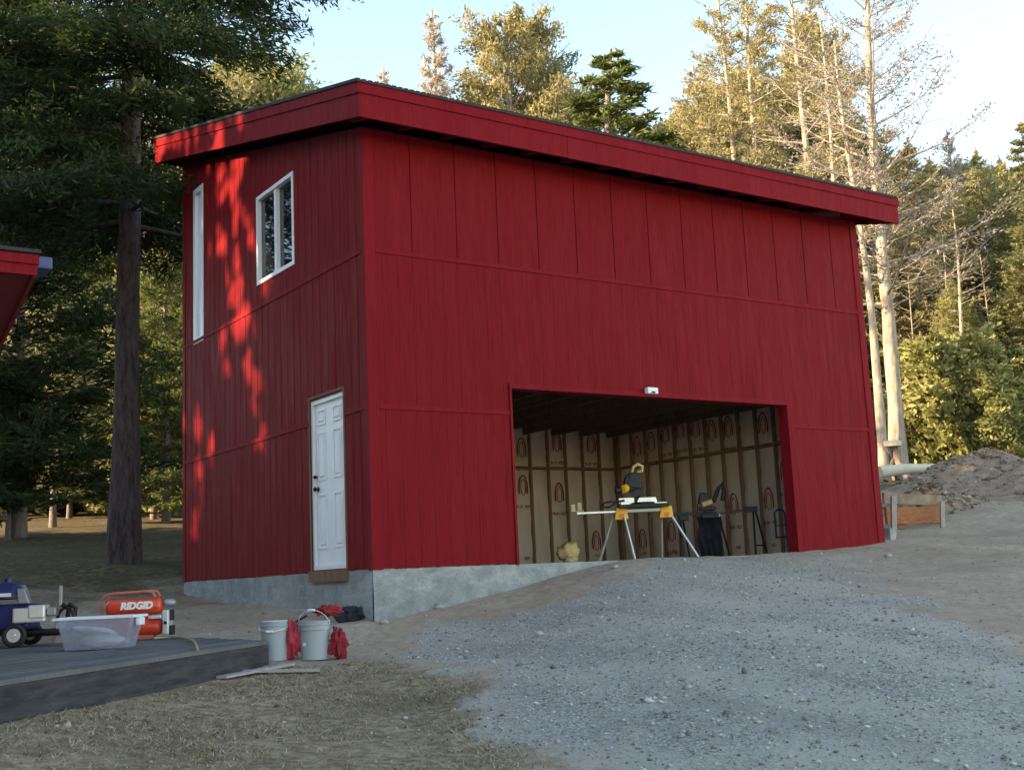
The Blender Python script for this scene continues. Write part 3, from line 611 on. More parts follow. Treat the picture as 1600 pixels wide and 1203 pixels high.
# engine machine on the left
p = on(22, 1012, DZ); p[2] = DZ+.004
en = thing('pressure_washer', 'navy engine driven machine with pale grey muffler box at the left end of the deck', 'pressure washer', p, YR+.1)
en.scale = (1.2, 1.2, 1.2); mb = MB(); mb.box(-.36, .26, .05, .42, .10, .135); obj('base_plate', mb, 'blackmetal', en, bevel=.01)
for yy in (-.0, .45):
    wh = MB(); wh.lathe([(.05, -.025), (.085, -.03), (.1, -.02), (.1, .02), (.085, .03), (.05, .025)], (-.0, yy, .1), 22, 'Y'); ww = obj('wheel', wh, 'black', en, smooth=True)
    wh = MB(); wh.lathe([(0, -.032), (.012, -.034), (.02, -.026), (.058, -.026), (.062, .02), (0, .02)], (-.0, yy, .1), 18, 'Y'); obj('rim', wh, 'alu', ww, smooth=True)
mb = MB(); mb.box(-.30, .1, .06, .4, .14, .36); obj('engine_block', mb, 'navy', en, bevel=.03)
mb = MB(); mb.hexa([(-.34, .02, .40), (.02, .02, .40), (.02, .42, .40), (-.34, .42, .40), (-.30, .05, .56), (-.02, .05, .53), (-.02, .38, .53), (-.30, .38, .56)]); obj('fuel_tank', mb, 'navy', en, bevel=.035, smooth=True)
mb = MB(); mb.lathe([(0, 0), (.035, 0), (.035, .03), (0, .035)], (-.12, .2, .55), 14); obj('fuel_cap', mb, 'navy', en, smooth=True)
mb = MB(); mb.box(-.02, .25, -.01, .14, .20, .325); mb.box(.11, .25, -.02, .14, .23, .345); mf = obj('muffler_box', mb, 'alu', en, bevel=.015)
mb = MB(); mb.box(.255, .33, .02, .13, .25, .32); obj('exhaust', mb, 'alugrey', en, bevel=.01)
mb = MB(); mb.hexa([(.02, .0, .36), (.12, .0, .36), (.12, .1, .36), (.02, .1, .36), (.0, .02, .49), (.07, .02, .49), (.07, .1, .49), (.0, .1, .49)]); obj('carburettor', mb, 'alugrey', en, bevel=.012)
mb = MB(); mb.box(-.14, -.04, .012, .02, .425, .455); obj('label_plate', mb, 'label', en)
mb = MB(); mb.tube([(.40, .1, .12), (.42, .08, .30), (.36, .1, .34)], .02, 8); mb.tube([(.40, .3, .12), (.42, .3, .30), (.36, .3, .34)], .02, 8); mb.tube([(.05, .08, .1), (.40, .1, .10)], .02, 8); obj('frame', mb, 'blackmetal', en, smooth=True)
mb = MB(); mb.box(.335, .365, .08, .1, .33, .50); obj('grip', mb, 'alugrey', en, bevel=.006)
mb = MB(); mb.tube([(.37+.07*math.cos(t), .18, .2+.11*math.sin(t)) for t in np.linspace(0, 12, 60)], .014, 6); obj('hose', mb, 'black', en, smooth=True)
# cord over the deck edge
e0 = on(262, 996, DZ); pts = [on(240, 1000, DZ)+[0, 0, .02], on(275, 998, DZ)+[0, 0, .02], on(300, 1003, DZ)+[0, 0, .02]]
for (px, py, d) in ((308, 1012, 9.98), (312, 1026, 9.93), (322, 1046, 9.9)): pts.append(at(px, py, d))
cb = MB(); 
def smoothpts(pts, n_=5):
    P = [np.array(q, float) for q in pts]; out = []
    for i in range(len(P)-1):
        a, b, c_, d_ = P[max(i-1, 0)], P[i], P[i+1], P[min(i+2, len(P)-1)]
        for t in np.linspace(0, 1, n_, endpoint=False): out.append(.5*((2*b)+(c_-a)*t+(2*a-5*b+4*c_-d_)*t*t+(3*b-a-3*c_+d_)*t**3))
    return out+[P[-1]]
cb.tube(smoothpts(pts), .011, 8); cord = obj('cord', cb, 'cord', smooth=True); tag(cord, 'tan cord hanging over the front edge of the dark deck', 'cord')
# ------------------------------------------------------------------ buckets
def bucket(px, py, d, label, up_handle, r_=.142, h=.37):
    q = at(px, py, d); q[2] = gz(q[0], q[1])-.004; b_ = thing('paint_bucket', label, 'bucket', q, YR+random.uniform(-.3, .3), 'grey buckets at the deck corner')
    mb = MB(); mb.lathe([(0, 0), (r_*.88, 0), (r_*.885, .01), (r_*.97, h-.09), (r_*1.04, h-.088), (r_*1.04, h-.078), (r_*.98, h-.075), (r_*.985, h-.045), (r_*1.05, h-.043), (r_*1.05, h-.033), (r_, h-.03), (r_*1.03, h), (r_*.97, h), (r_*.86, .02), (0, .015)], n=36)
    obj('pail', mb, 'bucket', b_, smooth=True)
    a = 1.15 if up_handle else -.35; pts = []
    for t in np.linspace(0, math.pi, 15): pts.append(((r_+.012)*math.cos(t), -math.sin(t)*.15*math.cos(a), h-.04+math.sin(t)*.155*math.sin(a)))
    mb = MB(); mb.tube(pts, .0035, 6); hd = obj('handle', mb, 'alu', b_, smooth=True)
    mb = MB(); mb.tube(pts[6:9], .013, 10); obj('grip', mb, 'label', hd, smooth=True)
    return b_, q
b1, q1 = bucket(430, 1029, 11.45, 'dirty grey bucket with a pale crusted rim at the corner of the deck', False, .136)
mb = MB(); mb.lathe([(0, .345), (.10, .352), (.128, .368), (.132, .375), (.10, .372), (0, .362)], n=30); obj('crusted_paint', mb, 'plasticbag', b1, smooth=True)
b2, q2 = bucket(492, 1027, 11.5, 'grey bucket with upright wire handle and a small white sticker', True, .152)
mb = MB(); r_ = .144
for i in range(5):
    t0, t1 = -2.05+i*.06, -2.05+(i+1)*.06
    mb.add([(r_*math.cos(t0), r_*math.sin(t0), .13+i*.002), (r_*math.cos(t1), r_*math.sin(t1), .132+i*.002), (r_*1.006*math.cos(t1), r_*1.006*math.sin(t1), .165+i*.002), (r_*1.006*math.cos(t0), r_*1.006*math.sin(t0), .163+i*.002)], [(0, 1, 2, 3)])
st = obj('sticker', mb, 'label', b2); 
mb = MB(); mb.tube([(-.2, 0, .36), (-.08, 0, .42)], .012, 6); obj('brush_handle', mb, 'black', b2)
def local_at(q, dx, dy, dz): c, s_ = math.cos(YR), math.sin(YR); return (q[0]+dx*c-dy*s_, q[1]+dx*s_+dy*c, q[2]+dz)
tag(lump('paint_rag', local_at(q2, -.20, -.06, .235), (.075, .06, .17), 'redcloth', seed=8, amp=.35, fr=2.5, sub=5, fold=.22), 'red stained rag hanging between the two grey buckets', 'rag')
tag(lump('paint_rag', local_at(q2, .235, -.02, .185), (.085, .06, .14), 'darkred', seed=9, amp=.4, fr=2.5, sub=5, fold=.25), 'dark red rag hanging down the right side of the bucket with the white sticker', 'rag')
tag(lump('paint_brush_cloth', local_at(q2, .13, .03, .47), (.12, .06, .055), 'darkred', seed=10, amp=.6, fr=3, sub=5, fold=.2), 'dark red crumpled cloth on top of the bucket with the white sticker', 'cloth')
q = hit(556, 968); g = gz(q[0], q[1]); tag(lump('tarp_heap', (q[0], q[1], g+.05), (.22, .16, .10), 'cloth', seed=12, amp=.7, fr=2.5), 'small dark heap of sheeting on the dirt right of the buckets', 'sheeting')
# boards lying on the ground before the deck
for (pa, pb, wd, lb) in (((345, 1062), (452, 1040), .12, 'pale thin board lying on the ground by the deck corner'), ((380, 1050), (500, 1052), .16, 'grey thin board lying on the ground in front of the buckets')):
    a, b = hit(*pa), hit(*pb); a[2] = gz(a[0], a[1])+.022; b[2] = gz(b[0], b[1])+.022; mb = MB(); c0 = (a+b)/2; mb.bar(a-c0, b-c0, wd, .02); o = obj('loose_board', mb, 'stake', loc=tuple(c0)); tag(o, lb, 'board')
# ------------------------------------------------------------------ right side: mound, retaining board, stakes, log
def mound(name, c, rx, ry, h, rot, seed, nseg=110):
    vs = []; fs = []
    for i in range(26):
        r_ = i/25
        for k in range(nseg):
            t = 2*math.pi*k/nseg; x = r_*math.cos(t)*rx; y = r_*math.sin(t)*ry
            wx = c[0]+x*math.cos(rot)-y*math.sin(rot); wy = c[1]+x*math.sin(rot)+y*math.cos(rot)
            hh = h*(max(0, 1-r_)**1.15)*(1+.35*(vnoise(np.array([wx*.9]), np.array([wy*.9]), seed)[0]-.5))+(vnoise(np.array([wx*3]), np.array([wy*3]), seed)[0]-.5)*.26*(1-r_)+(vnoise(np.array([wx*8]), np.array([wy*8]), seed)[0]-.5)*.13*(1-r_)
            vs.append((wx-c[0], wy-c[1], gz(wx, wy)+hh-.04*r_-.02))
    for i in range(25):
        for k in range(nseg): fs.append((i*nseg+k, i*nseg+(k+1) % nseg, (i+1)*nseg+(k+1) % nseg, (i+1)*nseg+k))
    mb = MB(); mb.add(vs, fs); o = obj(name, mb, 'dirt', smooth=True, loc=(c[0], c[1], 0)); o['kind'] = 'structure'; return o
M['dirt'] = tex('mound_dirt', (.16, .115, .08), (.34, .25, .18), 4, rough=.95, bs=.8, bd=.05, detail=8)
pk = at(1532, 700, 27)
mound('dirt_mound', (pk[0], pk[1]), 2.45, 2.1, pk[2]-gz(pk[0], pk[1])+.1, -.5, 21)
pk2 = at(1650, 706, 26); mound('dirt_mound', (pk2[0], pk2[1]), 3.6, 2.6, pk2[2]-gz(pk2[0], pk2[1]), -.4, 22)
pk3 = at(1450, 762, 24.0); mound('dirt_mound', (pk3[0], pk3[1]), 2.3, 1.3, max(.25, pk3[2]-gz(pk3[0], pk3[1])), .2, 23)
def post(px, ytop, ybot, d, wd, label, mt='stake'):
    a, b = at(px, ybot, d), at(px, ytop, d); g = gz(a[0], a[1]); a[2] = min(g, a[2])-.08; mb = MB(); mb.bar((0, 0, 0), tuple(b-a), wd, wd*.6); o = obj('stake', mb, mt, loc=tuple(a)); tag(o, label, 'stake'); return a
post(1396, 775, 848, 19.6, .09, 'tall grey wooden stake standing beside the right corner of the garage')
post(1472, 783, 822, 21.2, .08, 'short grey stake at the right end of the brown retaining board')
a, b = at(1384, 806, 20.6), at(1470, 804, 21.6); mb = MB(); c0 = (a+b)/2; mb.bar(a-c0, b-c0, .05, .30); o = obj('retaining_board', mb, 'rustwood', loc=tuple(c0)); tag(o, 'rusty brown retaining board on edge between two stakes', 'board')
a, b = at(1380, 778, 22.0), at(1470, 782, 22.8); c0 = (a+b)/2; mb = MB(); mb.bar(a-c0, b-c0, .05, .20); o = obj('retaining_board', mb, 'dirt', loc=tuple(c0)); tag(o, 'dull dirt covered board above and behind the rusty retaining board', 'board')
for (pa, pb, d, lb) in (((1398, 822), (1452, 812), 20.9, 'short reddish board lying flat at the foot of the rusty retaining board'), ((1425, 800), (1476, 786), 21.9, 'reddish board end leaning over the right end of the retaining board')):
    a, b = at(*pa, d), at(*pb, d+.3); c0 = (a+b)/2; mb = MB(); mb.bar(a-c0, b-c0, .14, .045); o = obj('scrap_board', mb, 'rustwood', loc=tuple(c0)); tag(o, lb, 'board')
q = at(1388, 838, 19.0); mb = MB(); mb.hexa([(-.07, -.1, -.4), (.08, -.1, -.4), (.08, .1, -.4), (-.07, .1, -.4), (-.07, -.1, .14), (.06, -.1, .11), (.06, .1, .11), (-.07, .1, .14)]); o = obj('concrete_stub', mb, 'concrete', loc=tuple(q), bevel=.01); tag(o, 'small concrete stub at the foot of the tall grey stake', 'concrete block')
a, b = at(1372, 738, 28), at(1462, 731, 29); c0 = (a+b)/2; mb = MB(); mb.tube([a-c0, (a+b)/2-c0+[0, 0, .03], b-c0], [.15, .13, .10], 12); o = obj('fallen_log', mb, 'palelog', smooth=True, loc=tuple(c0)); tag(o, 'pale sunlit log lying behind the right corner of the garage', 'log')
q = at(1392, 693, 31); gq = gz(q[0], q[1]); lg = thing('cut_stump', 'pale freshly cut slab resting on crossed branches left of the bright bush', 'stump', (q[0], q[1], gq))
mb = MB(); mb.lathe([(0, q[2]-gq-.08), (.26, q[2]-gq-.08), (.28, q[2]-gq+.06), (0, q[2]-gq+.08)], n=16); obj('cut_top', mb, 'palelog', lg, smooth=False)
mb = MB(); mb.tube([(-.35, 0, 0), (.2, 0, q[2]-gq-.05)], .07, 8); mb.tube([(.3, .1, 0), (-.2, 0, q[2]-gq-.05)], .07, 8); mb.tube([(.15, -.3, 0), (0, 0, q[2]-gq-.05)], .08, 8); obj('branch', mb, 'bark_mid', lg)
# ------------------------------------------------------------------ inside the open bay
def floor_at(px, d): q = at(px, 800, d); return np.array([q[0], q[1], -.010])
q = floor_at(1000, 17.0); ms = thing('saw_stand', 'silver saw stand with yellow brackets and a long left arm in the open bay', 'saw stand', q, YR); k_ = 17.0/F
X_ = lambda px: (px-1000)*k_
Zt = .80-.01
mb = MB(); mb.box(X_(975), X_(1050), -.05, .05, Zt-.11, Zt-.05); obj('beam', mb, 'alugrey', ms, bevel=.012)
mb = MB(); mb.box(X_(901), X_(976), -.025, .025, Zt-.10, Zt-.065); obj('extension_arm', mb, 'alu', ms, bevel=.008)
mb = MB(); mb.box(X_(893), X_(912), -.04, .04, Zt-.06, Zt-.045); mb.box(X_(893), X_(899), -.03, .03, Zt-.05, Zt+.05); mb.box(X_(903), X_(909), -.03, .03, Zt-.05, Zt+.07); obj('work_stop', mb, 'bag', ms, bevel=.005)
for (xa, xb, xc) in ((958, 935, 0), (974, 985, 1)):
    mb = MB(); mb.tube([(X_(xa), (-.08 if xc else .05), Zt-.14), (X_(xb), (-.32 if xc else .35), 0)], .017, 10); obj('leg', mb, 'alu', ms, smooth=True)
for (xa, xb, yy) in ((1046, 1082, -.3), (1034, 1034, .35)):
    mb = MB(); mb.tube([(X_(xa), -.05 if yy < 0 else .05, Zt-.14), (X_(xb), yy, 0)], .017, 10); obj('leg', mb, 'alu' if yy < 0 else 'stake', ms, smooth=True)
for x0 in (961, 1031):
    mb = MB(); xa, xb = X_(x0), X_(x0+20); mb.hexa([(xa-.02, -.09, Zt-.20), (xb+.0, -.09, Zt-.20), (xb, .09, Zt-.20), (xa-.02, .09, Zt-.20), (xa+.02, -.07, Zt-.03), (xb-.02, -.07, Zt-.03), (xb-.02, .07, Zt-.03), (xa+.02, .07, Zt-.03)])
    br = obj('bracket', mb, 'yellow', ms, bevel=.012); mb = MB(); mb.lathe([(0, -.03), (.03, -.03), (.03, .0), (0, .0)], ((xa+xb)/2, -.085, Zt-.15), 12, 'Y'); obj('release_lever', mb, 'tank', br)
# mitre saw on the stand
sw = thing('mitre_saw', 'black and yellow mitre saw with a raised head on the silver stand', 'saw', (q[0], q[1], Zt-.05-.01+.005), YR)
mb = MB(); mb.box(X_(970), X_(1040), -.17, .12, .0, .045); mb.lathe([(0, .045), (.15, .045), (.15, .07), (0, .07)], (X_(1005), -.02, 0), 24); obj('base', mb, 'blackmetal', sw, bevel=.006)
mb = MB(); mb.box(X_(971), X_(993), .02, .05, .06, .14); mb.hexa([(X_(996), .02, .06), (X_(1026), .02, .06), (X_(1026), .05, .06), (X_(996), .05, .06), (X_(1000), .02, .135), (X_(1024), .02, .135), (X_(1024), .05, .135), (X_(1000), .05, .135)]); obj('fence', mb, 'alu', sw, bevel=.004)
mb = MB(); mb.box(X_(1020), X_(1038), -.12, .02, .02, .06); mb.box(X_(972), X_(985), -.15, -.03, .02, .075); obj('table_wing', mb, 'alu', sw, bevel=.006)
mb = MB(); mb.tube([(X_(945), -.12, .03), (X_(949), -.14, .08), (X_(960), -.14, .09), (X_(964), -.13, .06), (X_(955), -.12, .02), (X_(945), -.12, .03)], .012, 8); mb.tube([(X_(962), -.13, .08), (X_(978), -.1, .1)], .014, 8); obj('mitre_handle', mb, 'black', sw, smooth=True)
mb = MB(); mb.tube([(X_(1004), .10, .12), (X_(1000), .12, .30), (X_(993), .05, .45)], .045, 10); obj('arm', mb, 'black', sw, smooth=True)
mb = MB(); mb.lathe([(0, -.03), (.10, -.03), (.125, -.01), (.125, .02), (.10, .03), (0, .03)], (0, 0, 0), 26, 'Y'); mb.v = [(v_[0]*.8+X_(990), v_[1]+.0, v_[2]+.33) for v_ in mb.v]; obj('blade_guard', mb, 'black', sw, smooth=True)
mb = MB(); mb.lathe([(0, -.02), (.115, -.02), (.115, -.016), (0, -.016)], (X_(995), .01, .26), 30, 'Y'); obj('blade', mb, 'blackmetal', sw); sw.scale = (1.1, 1.1, 1.12)
mb = MB(); mb.tube([(X_(976), -.10, .24), (X_(981), -.02, .26), (X_(988), .06, .25)], [.05, .055, .03], 12); obj('motor', mb, 'yellow', sw, smooth=True)
mb = MB(); mb.tube([(X_(966), -.12, .23), (X_(974), -.10, .235)], .045, 12); obj('motor_cap', mb, 'black', sw, smooth=True)
mb = MB(); mb.tube([(X_(992), 0, .46), (X_(994), -.03, .53), (X_(1000), -.04, .56), (X_(1007), -.03, .53), (X_(1006), -.02, .47), (X_(1000), 0, .46)], .022, 10); obj('handle', mb, 'bag', sw, smooth=True)
mb = MB(); mb.hexa([(X_(984), -.04, .28), (X_(1004), -.04, .24), (X_(1004), .06, .24), (X_(984), .06, .28), (X_(988), -.03, .47), (X_(1003), -.03, .45), (X_(1003), .05, .45), (X_(988), .05, .47)]); obj('head_housing', mb, 'black', sw, bevel=.015)
# black stand behind
q = floor_at(1115, 18.6); k2 = 18.6/F; X2 = lambda px: (px-1115)*k2
bs_ = thing('black_sawhorse_stand', 'black work stand with splayed legs and a long black bar behind the silver saw stand', 'work stand', q, YR)
mb = MB(); mb.bar((X2(1040), 0, .70), (X2(1120), 0, .70), .05, .05); mb.bar((X2(1118), 0, .685), (X2(1168), 0, .73), .03, .035); mb.bar((X2(1164), 0, .725), (X2(1183), 0, .735), .09, .085); obj('bar', mb, 'black', bs_)
mb = MB(); mb.box(X2(1060), X2(1075), -.05, .05, .60, .69); mb.box(X2(1095), X2(1122), -.07, .07, .62, .70); obj('clamp_head', mb, 'black', bs_, bevel=.01)
for (a, b, y_) in ((1063, 1056, -.2), (1066, 1076, .2), (1121, 1122, -.25), (1123, 1139, .2)): mb = MB(); mb.tube([(X2(a), 0, .64), (X2(b), y_, 0)], .015, 8); obj('leg', mb, 'black', bs_)
mb = MB(); mb.tube([(X2(1121), 0, .665), (X2(1121), -.03, .66)], .035, 12); obj('knob', mb, 'alu', bs_, smooth=True)
q = floor_at(1181, 18.8); X3 = lambda px: (px-1181)*18.8/F
tr = thing('folding_trestle', 'narrow black trestle with a cross brace under the right end of the black bar', 'trestle', q, YR)
for (a, b, y_) in ((1177, 1173, -.15), (1181, 1196, .1)): mb = MB(); mb.tube([(X3(a), 0, .70), (X3(b), y_, 0)], .016, 8); obj('leg', mb, 'black', tr)
mb = MB(); mb.tube([(X3(1175), -.08, .17), (X3(1192), .05, .17)], .011, 8); obj('brace', mb, 'black', tr)
q = floor_at(1107, 18.45); X4 = lambda px: (px-1107)*18.45/F
s2 = thing('bench_saw', 'dark saw with a yellow motor clamped on the black work stand', 'saw', (q[0], q[1], .725), YR); s2.scale = (1.2, 1.2, 1.2)
mb = MB(); mb.box(X4(1096), X4(1116), -.08, .08, .0, .045); obj('base', mb, 'blackmetal', s2, bevel=.01)
mb = MB(); mb.hexa([(X4(1094), -.05, .10), (X4(1112), -.05, .08), (X4(1112), .06, .08), (X4(1094), .06, .10), (X4(1098), -.04, .24), (X4(1108), -.04, .22), (X4(1108), .05, .22), (X4(1098), .05, .24)]); obj('housing', mb, 'black', s2, bevel=.015)
mb = MB(); mb.tube([(X4(1098), -.08, .07), (X4(1111), -.07, .11)], [.035, .04], 12); obj('motor', mb, 'bag', s2, smooth=True)
mb = MB(); mb.tube([(X4(1114), 0, .1), (X4(1122), 0, .28), (X4(1127), 0, .34), (X4(1129), 0, .24), (X4(1126), 0, .12)], .028, 10); obj('arm', mb, 'black', s2, smooth=True)
q = floor_at(1106, 18.9)
cl = MB(); nu, nv = 40, 12; vs = []; X5 = lambda px: (px-1106)*18.9/F
for j in range(nv+1):
    for i in range(nu+1):
        u = i/nu; z_ = .66*(1-j/nv); vs.append((X5(1088)+(X5(1125)-X5(1088))*u+.02*math.sin(j*.7), .05*math.sin(u*24)*(.3+.7*j/nv)+.02*math.sin(u*9+j), z_))
cl.add(vs, [(j*(nu+1)+i, j*(nu+1)+i+1, (j+1)*(nu+1)+i+1, (j+1)*(nu+1)+i) for j in range(nv) for i in range(nu)])
o = obj('hanging_cloth', cl, 'cloth', smooth=True, loc=tuple(q)); o.rotation_euler = (0, 0, YR); tag(o, 'dark blue black cloth hanging in folds below the dark saw', 'cloth')
q = floor_at(1222, 18.3); X6 = lambda px: (px-1222)*18.3/F
ht = thing('hand_truck', 'dark blue hooped hand truck standing by the right edge of the open bay', 'hand truck', q, YR)
mb = MB(); mb.tube([(X6(1210), 0, .25), (X6(1210), 0, .64), (X6(1214), 0, .69), (X6(1222), 0, .69), (X6(1226), 0, .64), (X6(1227), 0, .02)], .016, 8); obj('frame', mb, 'navy', ht, smooth=True)
mb = MB(); mb.box(X6(1206), X6(1234), -.15, .05, .006, .03); obj('toe_plate', mb, 'black', ht)
mb = MB(); mb.tube([(X6(1210), 0, .27), (X6(1227), 0, .27)], .012, 8); mb.tube([(X6(1210), 0, .45), (X6(1227), 0, .45)], .008, 8); obj('cross_bar', mb, 'navy', ht)
q = floor_at(885, 17.8); tag(lump('paper_sack', (q[0], q[1], .15), (.17, .13, .16), 'bag', seed=33, amp=.5, fr=2), 'crumpled yellow paper sack on the floor at the left of the open bay', 'sack')
tag(lump('paper_scrap', (q[0]-.10, q[1]-.18, .05), (.10, .08, .055), 'bag', seed=35, amp=.5, fr=2), 'small crumpled yellow wrapper in front of the paper sack', 'wrapper')
# ------------------------------------------------------------------ trees
def leafmesh(name, P, D, size, asp, seed, matname, drop=None):
    """many small leaf sprays: P centres, D main axis of each"""
    r_ = np.random.default_rng(seed); n_ = len(P)
    D = D+r_.normal(0, .55, (n_, 3)); D /= np.linalg.norm(D, axis=1)[:, None]+1e-9
    Q = np.cross(D, r_.normal(0, 1, (n_, 3))); Q /= np.linalg.norm(Q, axis=1)[:, None]+1e-9
    s = size*r_.uniform(.55, 1.35, n_)[:, None]; a = D*s; b = Q*s/asp
    V = np.stack([P-a, P-b*.9+a*.1, P+a, P+b], 1).reshape(-1, 3); Fc = np.arange(n_*4).reshape(-1, 4)
    me = npmesh(name, V, Fc); me.materials.append(M[matname]); return me
def woodmesh(name, segs, sides, matname):
    V = []; Fs = []; o = 0
    for (p0, p1, r0, r1) in segs:
        p0, p1 = np.asarray(p0, float), np.asarray(p1, float); d = p1-p0; L_ = np.linalg.norm(d)+1e-9; d /= L_
        a = np.cross(d, [0, 0, 1]) if abs(d[2]) < .9 else np.cross(d, [1, 0, 0]); a /= np.linalg.norm(a); b = np.cross(d, a)
        t = np.arange(sides)*2*math.pi/sides; ring = np.cos(t)[:, None]*a+np.sin(t)[:, None]*b
        V.append(p0+ring*r0); V.append(p1+ring*r1); i = np.arange(sides)
        Fs.append(np.stack([o+i, o+(i+1) % sides, o+sides+(i+1) % sides, o+sides+i], 1)); o += 2*sides
    me = npmesh(name, np.concatenate(V), np.concatenate(Fs)); me.materials.append(M[matname]); return me
def trunkpath(h, r, lean, seed, flare=1.35):
    r_ = random.Random(seed); pts = []; x = y = 0; n_ = 14
    for i in range(n_+1):
        t = i/n_; x = lean[0]*t*h+.012*h*math.sin(t*5+seed)*t; y = lean[1]*t*h+.010*h*math.cos(t*4+seed)*t
        pts.append((x, y, t*h-(.3 if i == 0 else 0)))
    rs = [r*(1-.80*(i/n_)**1.1)*(flare if i == 0 else 1.08 if i == 1 else 1) for i in range(n_+1)]
    return pts, rs
def trunk_at(pts, z):
    for i in range(len(pts)-1):
        if pts[i+1][2] >= z: t = (z-pts[i][2])/(pts[i+1][2]-pts[i][2]+1e-9); return np.array(pts[i])*(1-t)+np.array(pts[i+1])*t
    return np.array(pts[-1])
def make_tree(seed, h, r, z0, rad, nb, shape, dens, size, asp, lmat, bmat, lean=(0, 0), droop=.12, rise=.1, twig=8, start=.25, trunk_r=None, keep=1.0, sprd=.10, flt=None, thick=1.0, skip=None, flare=1.35):
    rr = random.Random(seed); r_ = np.random.default_rng(seed)
    pts, rs = trunkpath(h, trunk_r or r, lean, seed, flare)
    segs = []; LP = []; LD = []; az = rr.uniform(0, 6)
    for i in range(nb):
        t = (i+rr.random())/nb; z = z0+(h-z0)*t*.985; az += 2.4+rr.uniform(-.5, .5)
        if skip and skip(t, az % (2*math.pi)): continue
        if shape == 'cone': L_ = rad*(1-t)**.75*rr.uniform(.65, 1.1)+.12*rad*.5
        elif shape == 'round': L_ = rad*math.sqrt(max(.03, 1-(2*t-.9)**2))*rr.uniform(.55, 1.1)
        elif shape == 'column': L_ = rad*(1-t**3)*rr.uniform(.5, 1.15)
        else: L_ = rad*(1-.5*t)*rr.uniform(.25, 1.15)
        base = trunk_at(pts, z); d = np.array([math.cos(az), math.sin(az), rise+rr.uniform(-.12, .2)+.5*t*(shape != 'cone')]); d /= np.linalg.norm(d)
        npc = 5; path = [base]; cur = base.copy(); dd = d.copy()
        for k in range(npc):
            dd = dd+np.array([rr.uniform(-.1, .1), rr.uniform(-.1, .1), -droop+.05*k*(rise > 0)]); dd /= np.linalg.norm(dd); cur = cur+dd*L_/npc; path.append(cur)
        br = max(.012, (trunk_r or r)*.22*(L_/rad))*thick
        for k in range(npc): segs.append((path[k], path[k+1], br*(1-k/npc)+.006, br*(1-(k+1)/npc)+.006))
        if rr.random() > keep: nl = False
        else: nl = True
        for q in range(twig):
            s_ = start+(1-start)*(q+rr.random())/twig; ii = min(int(s_*npc), npc-1); fpos = s_*npc-ii; p0 = path[ii]*(1-fpos)+path[ii+1]*fpos
            bd = path[ii+1]-path[ii]; bd /= np.linalg.norm(bd)+1e-9; side = np.cross(bd, [0, 0, 1]); side /= np.linalg.norm(side)+1e-9
            td = bd*.7+side*(1 if q % 2 else -1)*rr.uniform(.5, 1.1)+np.array([0, 0, rr.uniform(-.35, .35)-droop]); td /= np.linalg.norm(td)
            tl = L_*(.42*(1-s_)+.16)*rr.uniform(.6, 1.3); p1 = p0+td*tl
            segs.append((p0, p1, .010*thick+.002, .004*thick))
            if nl:
                nL = int(dens*tl*rr.uniform(.5, 1.5))+2; u = r_.random(nL)[:, None]**.8
                P = p0+(p1-p0)*u+r_.normal(0, sprd*(.4+.6*min(1, tl)), (nL, 3))*np.array([1, 1, .55]); LP.append(P); LD.append(np.repeat(td[None], nL, 0))
    P = np.concatenate(LP) if LP else np.zeros((1, 3)); D = np.concatenate(LD) if LD else np.ones((1, 3))
    mb = MB(); mb.tube(pts, rs, 12, cap=False); wm = woodmesh('limbs', segs, 4, bmat)
    wv = np.empty(len(wm.vertices)*3, np.float32); wm.vertices.foreach_get('co', wv); wf = np.empty(len(wm.loops), np.int32); wm.loops.foreach_get('vertex_index', wf)
    nv0 = len(mb.v); tme = npmesh('trunk', np.concatenate([np.array(mb.v), wv.reshape(-1, 3)]), np.concatenate([np.array(mb.f), wf.reshape(-1, 4)+nv0])); bpy.data.meshes.remove(wm)
    for v_ in tme.vertices[:nv0] if False else list(tme.vertices)[:nv0]:
        k = 1+.07*math.sin(v_.co.z*7+v_.co.x*31)+.06*math.sin(v_.co.y*40+v_.co.z*2.3)
        c0 = trunk_at(pts, v_.co.z); v_.co.x = c0[0]+(v_.co.x-c0[0])*k; v_.co.y = c0[1]+(v_.co.y-c0[1])*k
    for p_ in tme.polygons: p_.use_smooth = True
    tme.materials.append(M[bmat])
    return dict(trunk=tme, P=P, D=D, size=size, asp=asp, lmat=lmat, seed=seed, h=h)
def crown_mesh(T, lmat=None): return leafmesh('crown', T['P'], T['D'], T['size'], T['asp'], T['seed'], lmat or T['lmat'])
def put_tree(T, name, label, cat, loc, rz=0, sc=1, group=None, lmat=None, scz=None):
    key = lmat or T['lmat']; T.setdefault('cm', {})
    if key not in T['cm']: T['cm'][key] = crown_mesh(T, key)
    t = thing(name, label, cat, loc, rz, group); t.scale = (sc, sc, scz or sc)
    for nm, me_ in (('trunk', T['trunk']), ('crown', T['cm'][key])):
        o = bpy.data.objects.new(nm, me_); COL.objects.link(o); o.parent = t
    return t
